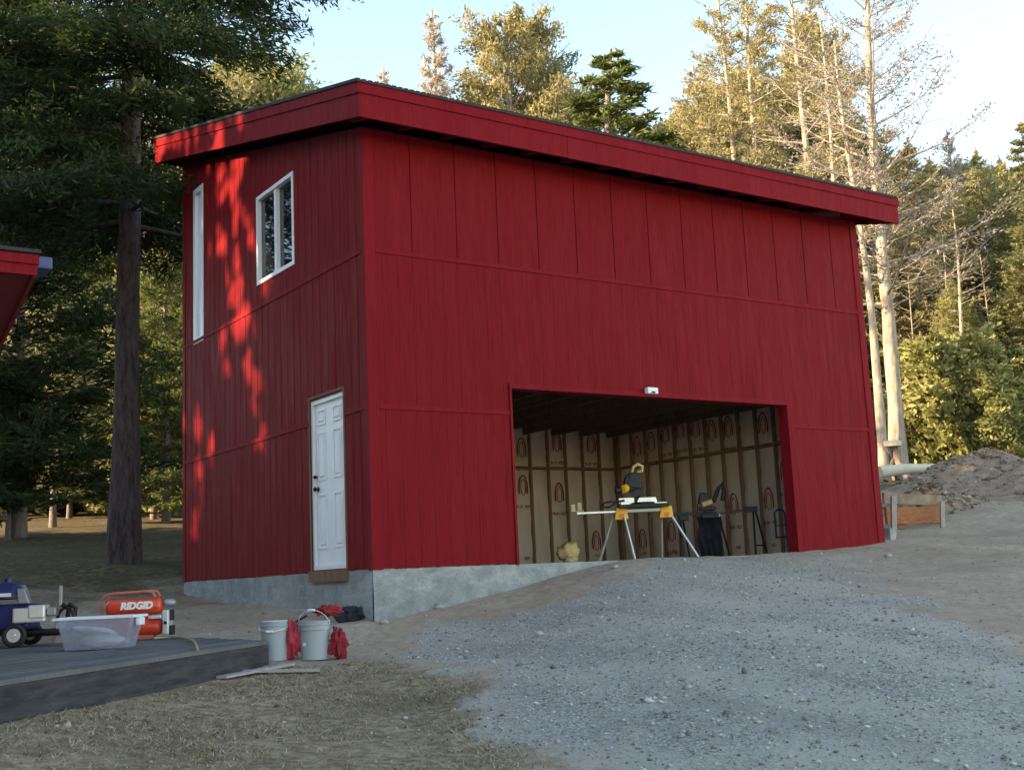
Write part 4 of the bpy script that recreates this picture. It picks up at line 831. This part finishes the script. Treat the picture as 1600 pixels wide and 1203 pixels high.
# --- prototypes
BIG = make_tree(101, 24, .235, 6.2, 4.15, 170, 'column', 150, .085, 4.2, 'leaf_dark', 'bark_dark', skip=lambda t, a: t < .22 and math.sin(a) < -.1 and math.cos(a) > .15, droop=.17, rise=.05, twig=13, start=.18, sprd=.16, flare=1.3)
FIR = make_tree(102, 17, .20, 1.0, 3.2, 130, 'cone', 70, .125, 3.8, 'leaf_green', 'bark_mid', droop=.10, rise=.12, twig=9, sprd=.15)
FIR2 = make_tree(103, 17, .20, .5, 3.6, 125, 'column', 62, .125, 3.6, 'leaf_green', 'bark_mid', droop=.05, rise=.2, twig=9, sprd=.18)
PINE = make_tree(104, 18, .26, 9, 3.6, 60, 'round', 75, .10, 2.4, 'leaf_gold', 'bark_pale', droop=.02, rise=.25, twig=11, start=.35, sprd=.20)
SPARSE = make_tree(105, 22, .21, 9, 3.5, 64, 'sparse', 50, .085, 2.8, 'leaf_gold', 'bark_pale', droop=.03, rise=.12, twig=10, start=.35, keep=.6, sprd=.16)
DEAD = make_tree(106, 18, .21, 5.0, 4.4, 75, 'sparse', 24, .06, 3, 'leaf_twig', 'bark_pale', droop=-.03, rise=.25, twig=14, start=.2, keep=.6, sprd=.15, thick=.9)
TWIGGY = make_tree(107, 14, .16, 3.0, 1.9, 95, 'cone', 38, .075, 3.2, 'leaf_pale', 'bark_pale', droop=-.04, rise=.45, twig=9, start=.2, sprd=.12, thick=1.1)
BUSH = make_tree(108, 4.2, .10, .15, 2.1, 80, 'round', 85, .11, 2.0, 'leaf_yellow', 'bark_mid', droop=.02, rise=.35, twig=10, sprd=.20)
BROAD = make_tree(109, 16, .22, 2.5, 4.4, 110, 'round', 70, .12, 2.8, 'leaf_green', 'bark_mid', droop=.02, rise=.3, twig=10, sprd=.28)
BARE = make_tree(110, 17, .12, 9, 1.6, 26, 'sparse', 30, .09, 3, 'leaf_gold', 'bark_pale', droop=.0, rise=.2, twig=5, keep=.5, thick=1.2)
def base(px, d): q = at(px, 880, d); return (q[0], q[1], gz(q[0], q[1])-.05)
def tree_px(T, px, d, ytop, name, label, cat='tree', rz=None, group=None, lmat=None, wid=1.0, yref=None):
    if yref is None: yref = 880 if T in (DEAD, BARE) or (T is SPARSE) else ytop
    b = base(310+(px-310)*(880+9900)/(yref+9900), d); r0 = np.array([b[0], b[1], 0])-CAM; k_ = (601.5-ytop)/F
    top = (k_*(r0@fw)-(r0@up))/(up[2]-k_*fw[2]); hh = max(1.2, top-b[2]); s = hh/T['h']
    return put_tree(T, name, label, cat, b, random.uniform(0, 6.28) if rz is None else rz, s*wid, group, lmat, scz=s)
# near big tree at the left
b = base(193, 20.8); put_tree(BIG, 'big_conifer', 'huge dark conifer with a bare lower trunk standing left of the garage', 'tree', b, 0, 1.0)
# trees seen over the roof
tree_px(TWIGGY, 672, 44, 36, 'twiggy_conifer', 'pale leaning twiggy conifer poking above the left half of the roof', rz=1, wid=1.0).rotation_euler = (0, -.05, 1)
tree_px(TWIGGY, 602, 50, 110, 'twiggy_conifer', 'low pale treetop just above the roof peak')
tree_px(PINE, 790, 44, 36, 'round_pine', 'wide golden round crowned pine above the middle of the roof', wid=.85)
tree_px(SPARSE, 882, 45, 28, 'sparse_pine', 'thin dark green pine with open top between the round pine and the green conifer', lmat='leaf_green', wid=1.0)
tree_px(TWIGGY, 838, 47, 62, 'twiggy_conifer', 'pale brown twiggy top leaning out of the round golden pine above the roof', wid=1.6)
tree_px(FIR, 948, 40, 74, 'green_conifer', 'bright green cone shaped conifer standing alone above the roof', lmat='leaf_green', wid=1.8)
tree_px(BROAD, 850, 50, 150, 'round_pine', 'low golden crown behind the roof below the thin dark pine', lmat='leaf_gold')
tree_px(BROAD, 740, 52, 165, 'round_pine', 'low golden crown behind the roof left of the wide round pine', lmat='leaf_gold')
tree_px(TWIGGY, 1078, 50, 108, 'twiggy_conifer', 'faint pink grey twiggy tree right of the bright green conifer', wid=1.5)
tree_px(BROAD, 1150, 44, 118, 'golden_pine', 'dense golden pine crown above the roof left of the tall pale trunks', lmat='leaf_gold')
tree_px(BROAD, 1060, 52, 190, 'golden_pine', 'low golden crown touching the roof right of the green conifer', lmat='leaf_gold')
tree_px(SPARSE, 1190, 38, -60, 'tall_pine', 'leftmost tall thin pale pine of the group behind the roof', wid=.8)
tree_px(SPARSE, 1238, 37, -90, 'tall_pine', 'pale trunked tall pine second from the left behind the roof', wid=.85, rz=1.2)
tree_px(SPARSE, 1318, 36, -110, 'tall_pine', 'tall pale pine with golden tufts left of the dead branched pine', wid=.95, rz=3)
tree_px(BROAD, 1290, 47, 190, 'golden_pine', 'golden crown behind the trunks of the tall pines', lmat='leaf_gold')
t = tree_px(DEAD, 1418, 31, -130, 'dead_branched_pine', 'tallest pale pine with long bare branches reaching right into the sky', wid=1.1, rz=2.6)
t.rotation_euler = (0, -.03, 2.6)
tree_px(BARE, 1395, 30.5, 60, 'bare_trunk', 'dark shaded trunk just left of the tallest pale pine', wid=1.5, lmat='leaf_olive')
tree_px(BARE, 1432, 33, 300, 'bare_trunk', 'thin pale leaning trunk right of the tallest pine', wid=1.1)
tree_px(BARE, 1352, 34, 30, 'bare_trunk', 'pale thin trunk showing right behind the garage corner', wid=1.2)
tree_px(BARE, 1540, 35, 330, 'bare_trunk', 'white thin trunk standing among the green trees at the right', wid=1.6)
tree_px(BARE, 1520, 37, 360, 'bare_trunk', 'slim pale trunk close left of the white thin trunk', wid=1.1)
# right hand trees
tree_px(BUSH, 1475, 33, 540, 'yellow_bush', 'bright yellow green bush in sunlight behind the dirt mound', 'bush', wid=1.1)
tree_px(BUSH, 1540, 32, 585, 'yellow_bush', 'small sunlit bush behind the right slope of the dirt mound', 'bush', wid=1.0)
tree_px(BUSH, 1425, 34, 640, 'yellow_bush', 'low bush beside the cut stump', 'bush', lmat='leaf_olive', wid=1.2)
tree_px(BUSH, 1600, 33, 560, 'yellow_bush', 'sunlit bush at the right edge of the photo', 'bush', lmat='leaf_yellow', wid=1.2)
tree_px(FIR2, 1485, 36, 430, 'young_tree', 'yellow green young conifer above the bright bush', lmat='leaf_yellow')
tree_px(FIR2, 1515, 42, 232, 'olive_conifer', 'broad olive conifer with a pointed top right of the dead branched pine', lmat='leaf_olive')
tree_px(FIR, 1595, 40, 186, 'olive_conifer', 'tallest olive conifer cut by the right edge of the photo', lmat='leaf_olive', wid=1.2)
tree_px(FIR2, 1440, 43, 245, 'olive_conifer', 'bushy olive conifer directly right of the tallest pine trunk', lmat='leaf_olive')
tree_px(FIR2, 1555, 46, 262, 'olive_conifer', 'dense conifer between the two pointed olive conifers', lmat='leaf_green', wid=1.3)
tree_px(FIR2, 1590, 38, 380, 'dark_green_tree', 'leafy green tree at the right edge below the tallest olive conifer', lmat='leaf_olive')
tree_px(BROAD, 1400, 46, 330, 'dark_green_tree', 'golden green crown seen between the pale trunks', lmat='leaf_olive')
tree_px(TWIGGY, 1470, 45, 205, 'twiggy_conifer', 'pale twiggy treetop over the olive conifers at the right')
tree_px(FIR, 1555, 37, 460, 'dark_green_tree', 'green tree behind the slim white trunks at the right', lmat='leaf_green')
tree_px(FIR2, 1460, 48, 255, 'olive_conifer', 'olive conifer standing just behind the bushy conifer beside the tall trunk', lmat='leaf_gold', wid=1.1)
tree_px(FIR2, 1562, 44, 243, 'olive_conifer', 'broad golden conifer left of the tallest olive conifer', lmat='leaf_olive', wid=1.1)
tree_px(BROAD, 1503, 47, 262, 'olive_conifer', 'rounded olive crown filling the gap between two pointed conifers at the right', lmat='leaf_olive')
tree_px(BARE, 1463, 34, 430, 'bare_trunk', 'pale thin trunk left of the slim trunks over the bright bush', wid=1.0)
tree_px(BARE, 1585, 36, 400, 'bare_trunk', 'thin pale trunk nearest the right edge of the photo', wid=1.0)
tree_px(PINE, 1262, 43, 40, 'golden_pine', 'golden round pine crown between the tall pale trunks above the roof', wid=.6)
tree_px(FIR2, 1405, 40, 215, 'olive_conifer', 'golden conifer right behind the tallest pine trunk, left of the bushy conifer', lmat='leaf_gold', wid=1.1)
tree_px(FIR, 1618, 36, 225, 'olive_conifer', 'olive conifer half cut off by the right edge of the photo', lmat='leaf_olive', wid=1.3)
# left, behind the big conifer
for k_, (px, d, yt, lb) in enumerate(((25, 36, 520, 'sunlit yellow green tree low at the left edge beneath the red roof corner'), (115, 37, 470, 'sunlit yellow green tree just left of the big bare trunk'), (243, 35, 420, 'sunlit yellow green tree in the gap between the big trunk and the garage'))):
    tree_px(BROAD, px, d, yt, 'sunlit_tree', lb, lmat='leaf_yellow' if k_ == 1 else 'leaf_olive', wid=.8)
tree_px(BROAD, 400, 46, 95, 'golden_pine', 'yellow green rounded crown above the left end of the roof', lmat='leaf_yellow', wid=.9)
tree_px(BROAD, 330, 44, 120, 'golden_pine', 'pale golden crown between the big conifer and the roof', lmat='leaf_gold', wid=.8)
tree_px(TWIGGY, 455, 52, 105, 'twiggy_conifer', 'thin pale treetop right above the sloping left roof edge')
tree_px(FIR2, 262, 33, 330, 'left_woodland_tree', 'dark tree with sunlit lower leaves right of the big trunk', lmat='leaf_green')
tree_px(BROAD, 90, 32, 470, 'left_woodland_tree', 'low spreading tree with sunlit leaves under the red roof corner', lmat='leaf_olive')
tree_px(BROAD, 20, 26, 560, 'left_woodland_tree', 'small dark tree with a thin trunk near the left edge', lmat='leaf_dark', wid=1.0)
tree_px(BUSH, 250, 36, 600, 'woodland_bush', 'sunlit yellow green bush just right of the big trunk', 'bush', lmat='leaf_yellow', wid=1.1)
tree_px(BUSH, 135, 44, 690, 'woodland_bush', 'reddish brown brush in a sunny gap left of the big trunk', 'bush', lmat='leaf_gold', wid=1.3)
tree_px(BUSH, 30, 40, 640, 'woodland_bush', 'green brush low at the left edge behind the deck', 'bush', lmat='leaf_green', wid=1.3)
tree_px(FIR2, 50, 27, -60, 'hanging_conifer', 'dark conifer at the left edge with branches hanging over the red roof corner', lmat='leaf_dark', wid=1.1)
rr = random.Random(5)
for i in range(22):   # dense wood at the left
    px = 0+i*14+rr.uniform(-6, 6); d = rr.uniform(44, 58); yt = rr.uniform(60, 260) if px < 130 else rr.uniform(210, 330)
    T = rr.choice([FIR, FIR2, FIR2, BROAD]); tree_px(T, px, d, yt, 'woodland_conifer', 'dark conifer of the dense wood behind the huge left tree', group='dense wood at the left', lmat=rr.choice(['leaf_dark', 'leaf_green', 'leaf_olive']), wid=1.3)
for i in range(12):
    px = -30+i*28+rr.uniform(-8, 8); d = rr.uniform(36, 44); tree_px(BUSH, px, d, rr.uniform(690, 770), 'undergrowth_bush', 'dark undergrowth bush low in the wood at the left', 'bush', group='undergrowth at the left', lmat=rr.choice(['leaf_olive', 'leaf_green', 'leaf_gold']), wid=1.3)
for i in range(16):   # wood at the right
    px = 1350+i*20+rr.uniform(-8, 8); d = rr.uniform(48, 60); T = rr.choice([FIR, FIR2, BROAD]); tree_px(T, px, d, rr.uniform(250, 360), 'distant_conifer', 'olive green conifer of the wood behind the dirt mound', group='wood at the right', lmat=rr.choice(['leaf_olive', 'leaf_green', 'leaf_gold']), wid=1.3)
for i in range(9):
    px = 1370+i*32+rr.uniform(-8, 8); d = rr.uniform(38, 48); tree_px(BUSH, px, d, rr.uniform(600, 670), 'hedge_bush', 'bush at the foot of the wood behind the dirt mound', 'bush', group='bushes at the right', lmat=rr.choice(['leaf_olive', 'leaf_green']), wid=1.5)
# unseen trees added at left to shade yard, crowns carved to dapple side wall
PATCH = []
def patch(px, py, rx, ry):
    v_ = fw+rt*(px-800)/F-up*(py-601.5)/F; t = (0-CAM[0])/v_[0]; q = CAM+v_*t; s = F/(t*1.0); PATCH.append((q[1], q[2], rx/s*3.8, ry/s*1.3))
for a in ((350, 285, 26, 30), (338, 330, 14, 30), (372, 330, 12, 60), (352, 380, 8, 30), (352, 560, 10, 45), (392, 585, 24, 48), (378, 520, 10, 25), (418, 712, 15, 22), (362, 440, 12, 50), (330, 410, 6, 40), (415, 440, 8, 30), (302, 680, 12, 22), (307, 735, 9, 26), (318, 790, 11, 30), (306, 830, 8, 30), (334, 700, 5, 30),
          (310, 228, 30, 18), (345, 215, 12, 14), (412, 200, 12, 12)): patch(*a)
SHADE = make_tree(120, 17, .26, .6, 3.4, 130, 'column', 62, .19, 1.7, 'leaf_dark', 'bark_dark', droop=.08, rise=.1, twig=11, start=.08, sprd=.32)
SHADE2 = make_tree(121, 16, .26, .6, 3.4, 130, 'column', 62, .19, 1.7, 'leaf_dark', 'bark_dark', droop=.08, rise=.1, twig=11, start=.08, sprd=.32)
rs_ = np.random.default_rng(77); k = 0
for row, x0 in enumerate((-19, -22.2)):
    for i in range(12):
        y0_ = -13.5+i*2.95+row*1.4; k += 1
        if x0 > -12 and -7.5 < y0_ < -4: x1_ = x0-.8
        else: x1_ = x0
        T = (SHADE, SHADE2)[(i+row) % 2]; rz = i*1.3+row; z0_ = gz(x1_, y0_)-.05
        c, s_ = math.cos(rz), math.sin(rz); P = T['P']; Wx = P[:, 0]*c-P[:, 1]*s_+x1_; Wy = P[:, 0]*s_+P[:, 1]*c+y0_; Wz = P[:, 2]+z0_
        t_ = -Wx/SD[0]; py_ = Wy-SD[1]*(0-Wx)/(-SD[0]) if False else Wy+SD[1]*(Wx/ -SD[0])*1.0; pz_ = Wz+SD[2]*(Wx/ -SD[0])*1.0
        keepm = np.ones(len(P), bool); ru = rs_.random(len(P))
        keepm &= ~((py_ > 1.2) & (py_ < 6.4) & (pz_ > -.2) & (pz_ < 6.6) & (ru < .5))
        for (cy, cz, ry, rz2) in PATCH:
            e = np.hypot((py_-cy)/(ry+.2), (pz_-cz)/(rz2+.2))+(vnoise(py_*3, pz_*2, 4)-.5)*1.3+(vnoise(py_*8, pz_*5, 14)-.5)*1.2; keepm &= ~(ru < np.clip((1.45-e)/.75, 0, 1))  # leaves dropped where sun should reach the side wall
        cm = leafmesh('crown', P[keepm], T['D'][keepm], T['size'], T['asp'], 500+k, 'leaf_dark')
        t = thing('added_shade_tree', 'added tall dark tree beyond the left edge, carved to shade the yard and dapple the wall', 'tree', (x1_, y0_, z0_), rz, 'added unseen trees shading the yard')
        for nm, me_ in (('trunk', T['trunk']), ('crown', cm)):
            o = bpy.data.objects.new(nm, me_); COL.objects.link(o); o.parent = t
for (x, y, s) in ():
    put_tree(SHADE, 'added_shade_tree', 'added tall dark tree beyond the left edge shading the wood', 'tree', (x, y, gz(x, y)-.05), x, s, 'added unseen trees shading the left wood')
# ------------------------------------------------------------------ loose ground cover
def scatter(n_, xr, yr, test, seed):
    r_ = np.random.default_rng(seed); x = r_.uniform(*xr, n_); y = r_.uniform(*yr, n_)
    ok = (inpoly(x, y, [(-6.6, -11), (-4.2, 6), (20, 12), (24, -4), (2, -12)])) & ~((x > -.05) & (x < W_) & (y > -.05) & (y < D_)) & ~inpoly(x, y, [A_+[.08, 0], B_+[.08, .1], C_, D2_, ])
    x, y = x[ok], y[ok]; g = masks(x, y); wgt = test(g); k_ = r_.random(len(x)) < wgt; x, y = x[k_], y[k_]; return x, y, ground_z(x, y), r_
x, y, z, r_ = scatter(170000, (-7, 16), (-12, 3), lambda g: np.clip(g[0]*1.0+.02, 0, 1), 5)
dist = np.hypot(x-CAM[0], y-CAM[1]); kk = r_.random(len(x)) < np.clip(11/dist, .1, 1)**1.6; x, y, z = x[kk], y[kk], z[kk]; n_ = len(x)
OV = np.array([(1, 0, 0), (-1, 0, 0), (0, 1, 0), (0, -1, 0), (0, 0, 1), (0, 0, -1)], float); OF = np.array([(0, 2, 4), (2, 1, 4), (1, 3, 4), (3, 0, 4), (2, 0, 5), (1, 2, 5), (3, 1, 5), (0, 3, 5)])
s = r_.lognormal(-5.0, .5, n_)[:, None]*r_.uniform(.6, 1.3, (n_, 3)); s[:, 2] *= .7; V = OV[None]*s[:, None, :]; V += r_.normal(0, .18, V.shape)*s[:, None, :]; th = r_.uniform(0, 6.28, n_); c, sn = np.cos(th)[:, None], np.sin(th)[:, None]
VX = V[..., 0]*c-V[..., 1]*sn; VY = V[..., 0]*sn+V[..., 1]*c; V = np.stack([VX+x[:, None], VY+y[:, None], V[..., 2]+z[:, None]+s[:, 2:3]*.3], -1)
me = npmesh('gravel_stones', V.reshape(-1, 3), (OF[None]+6*np.arange(n_)[:, None, None]).reshape(-1, 3))
m = mat('stones', (.2, .2, .2), .9, 0, .2); g = N(m, 'ShaderNodeNewGeometry'); L(m, ramp(m, g.outputs['Random Per Island'], [(0, (.13, .12, .108)), (.4, (.29, .268, .24)), (.85, (.46, .43, .385)), (1, (.62, .59, .54))]), BS(m).inputs['Base Color']); me.materials.append(m)
o = bpy.data.objects.new('gravel_stones', me); COL.objects.link(o); tag(o, 'loose grey gravel stones spread over the sloping drive', 'gravel', kind='stuff')
x, y, z, r_ = scatter(420000, (-7, 2), (-12, 1), lambda g: g[1]*np.clip(1.1-.0*g[0], 0, 1)*.75+.01, 6)
kk = r_.random(len(x)) < np.clip(vnoise(x*2.2, y*2.2, 31)*1.5-.15, .12, 1); x, y, z = x[kk], y[kk], z[kk]; n_ = len(x)
hh = r_.uniform(.010, .036, n_); th = r_.uniform(0, 6.28, n_); wd = r_.uniform(.002, .0045, n_); ln = r_.normal(0, 1.7, (n_, 2))*hh[:, None]
V = np.stack([np.stack([x-np.cos(th)*wd, y-np.sin(th)*wd, z-.003], -1), np.stack([x+np.cos(th)*wd, y+np.sin(th)*wd, z-.003], -1), np.stack([x+ln[:, 0], y+ln[:, 1], z+hh], -1)], 1)
me = npmesh('dry_grass', V.reshape(-1, 3), np.arange(n_*3).reshape(-1, 3))
m = mat('dry_blades', (.2, .17, .1), .9, 0, .1); g = N(m, 'ShaderNodeNewGeometry'); v = coords(m); nn = noise(m, v, .8, 3)
c = ramp(m, g.outputs['Random Per Island'], [(0, (.09, .065, .04)), (.35, (.24, .18, .12)), (.8, (.46, .38, .26)), (1, (.62, .54, .40))]); c = mix(m, ramp(m, nn, [(.5, (0, 0, 0)), (.68, (.4,)*3)]), c, (.15, .15, .07)); L(m, c, BS(m).inputs['Base Color']); me.materials.append(m)
o = bpy.data.objects.new('dry_grass', me); COL.objects.link(o); tag(o, 'short dry brown grass covering the ground below the deck', 'grass', kind='stuff')
def crumbs(name, x, y, z, r_, mu, stops, label, cat):
    n_ = len(x); s = r_.lognormal(mu, .5, n_)[:, None]*r_.uniform(.6, 1.3, (n_, 3)); s[:, 2] *= .6; V = OV[None]*s[:, None, :]; V += r_.normal(0, .22, V.shape)*s[:, None, :]
    V = V+np.stack([x, y, z+s[:, 2]*.2], -1)[:, None, :]
    me = npmesh(name, V.reshape(-1, 3), (OF[None]+6*np.arange(n_)[:, None, None]).reshape(-1, 3)); m = mat(name, (.2, .2, .2), .95, 0, .1); g = N(m, 'ShaderNodeNewGeometry'); L(m, ramp(m, g.outputs['Random Per Island'], stops), BS(m).inputs['Base Color']); me.materials.append(m)
    o = bpy.data.objects.new(name, me); COL.objects.link(o); tag(o, label, cat, kind='stuff')
x, y, z, r_ = scatter(46000, (-5, 19), (-11, 8), lambda g: np.clip((1-g[0])*(1-g[1])*.8, 0, 1), 15)
kk = r_.random(len(x)) < np.clip(vnoise(x*1.1, y*1.1, 41)*1.7-.35, .1, 1); crumbs('soil_crumbs', x[kk], y[kk], z[kk], r_, -4.95, [(0, (.16, .125, .095)), (.5, (.30, .24, .18)), (1, (.46, .40, .33))], 'loose brown soil crumbs and pebbles on the bare dirt', 'soil')
x, y, z, r_ = scatter(60000, (-7, 2), (-12, 1), lambda g: g[1], 16)
kk = r_.random(len(x)) < np.clip(vnoise(x*1.6, y*1.6, 51)*1.4-.5, .05, 1); crumbs('leaf_litter', x[kk], y[kk], z[kk], r_, -5.2, [(0, (.09, .065, .045)), (.6, (.22, .16, .10)), (1, (.45, .38, .28))], 'brown leaf litter and bits of bark lying in the dry grass', 'litter')
mv = np.concatenate([np.array([v_.co for v_ in o_.data.vertices])[110:-660]+np.array(o_.location) for o_ in COL.objects if o_.name.startswith('dirt_mound')])
r_ = np.random.default_rng(91); mv = mv[r_.random(len(mv)) < .5]; crumbs('soil_clods', mv[:, 0]+r_.normal(0, .04, len(mv)), mv[:, 1]+r_.normal(0, .04, len(mv)), mv[:, 2], r_, -3.6, [(0, (.12, .085, .06)), (.6, (.27, .20, .145)), (1, (.44, .37, .30))], 'rough clods and stones of soil covering the dirt mounds', 'soil')
# a few stones at the foot of the foundation
for i, (px, py, sz, lb) in enumerate(((686, 950, .05, 'dark stone at the foot of the concrete foundation right of the buckets'), (600, 975, .045, 'small grey stone on the dirt below the garage corner'), (575, 962, .04, 'pale stone right of the dark sheeting heap'), (1388, 872, .05, 'small stone near the tall grey stake'), (1440, 760, .16, 'rounded rock at the left foot of the dirt mound'), (960, 890, .04, 'little stone in front of the open bay'))):
    q = hit(px, py); tag(lump('stone', (q[0], q[1], gz(q[0], q[1])+sz*.3), (sz*1.3, sz, sz*.7), 'rock', seed=60+i, sub=2, amp=.5), lb, 'stone')
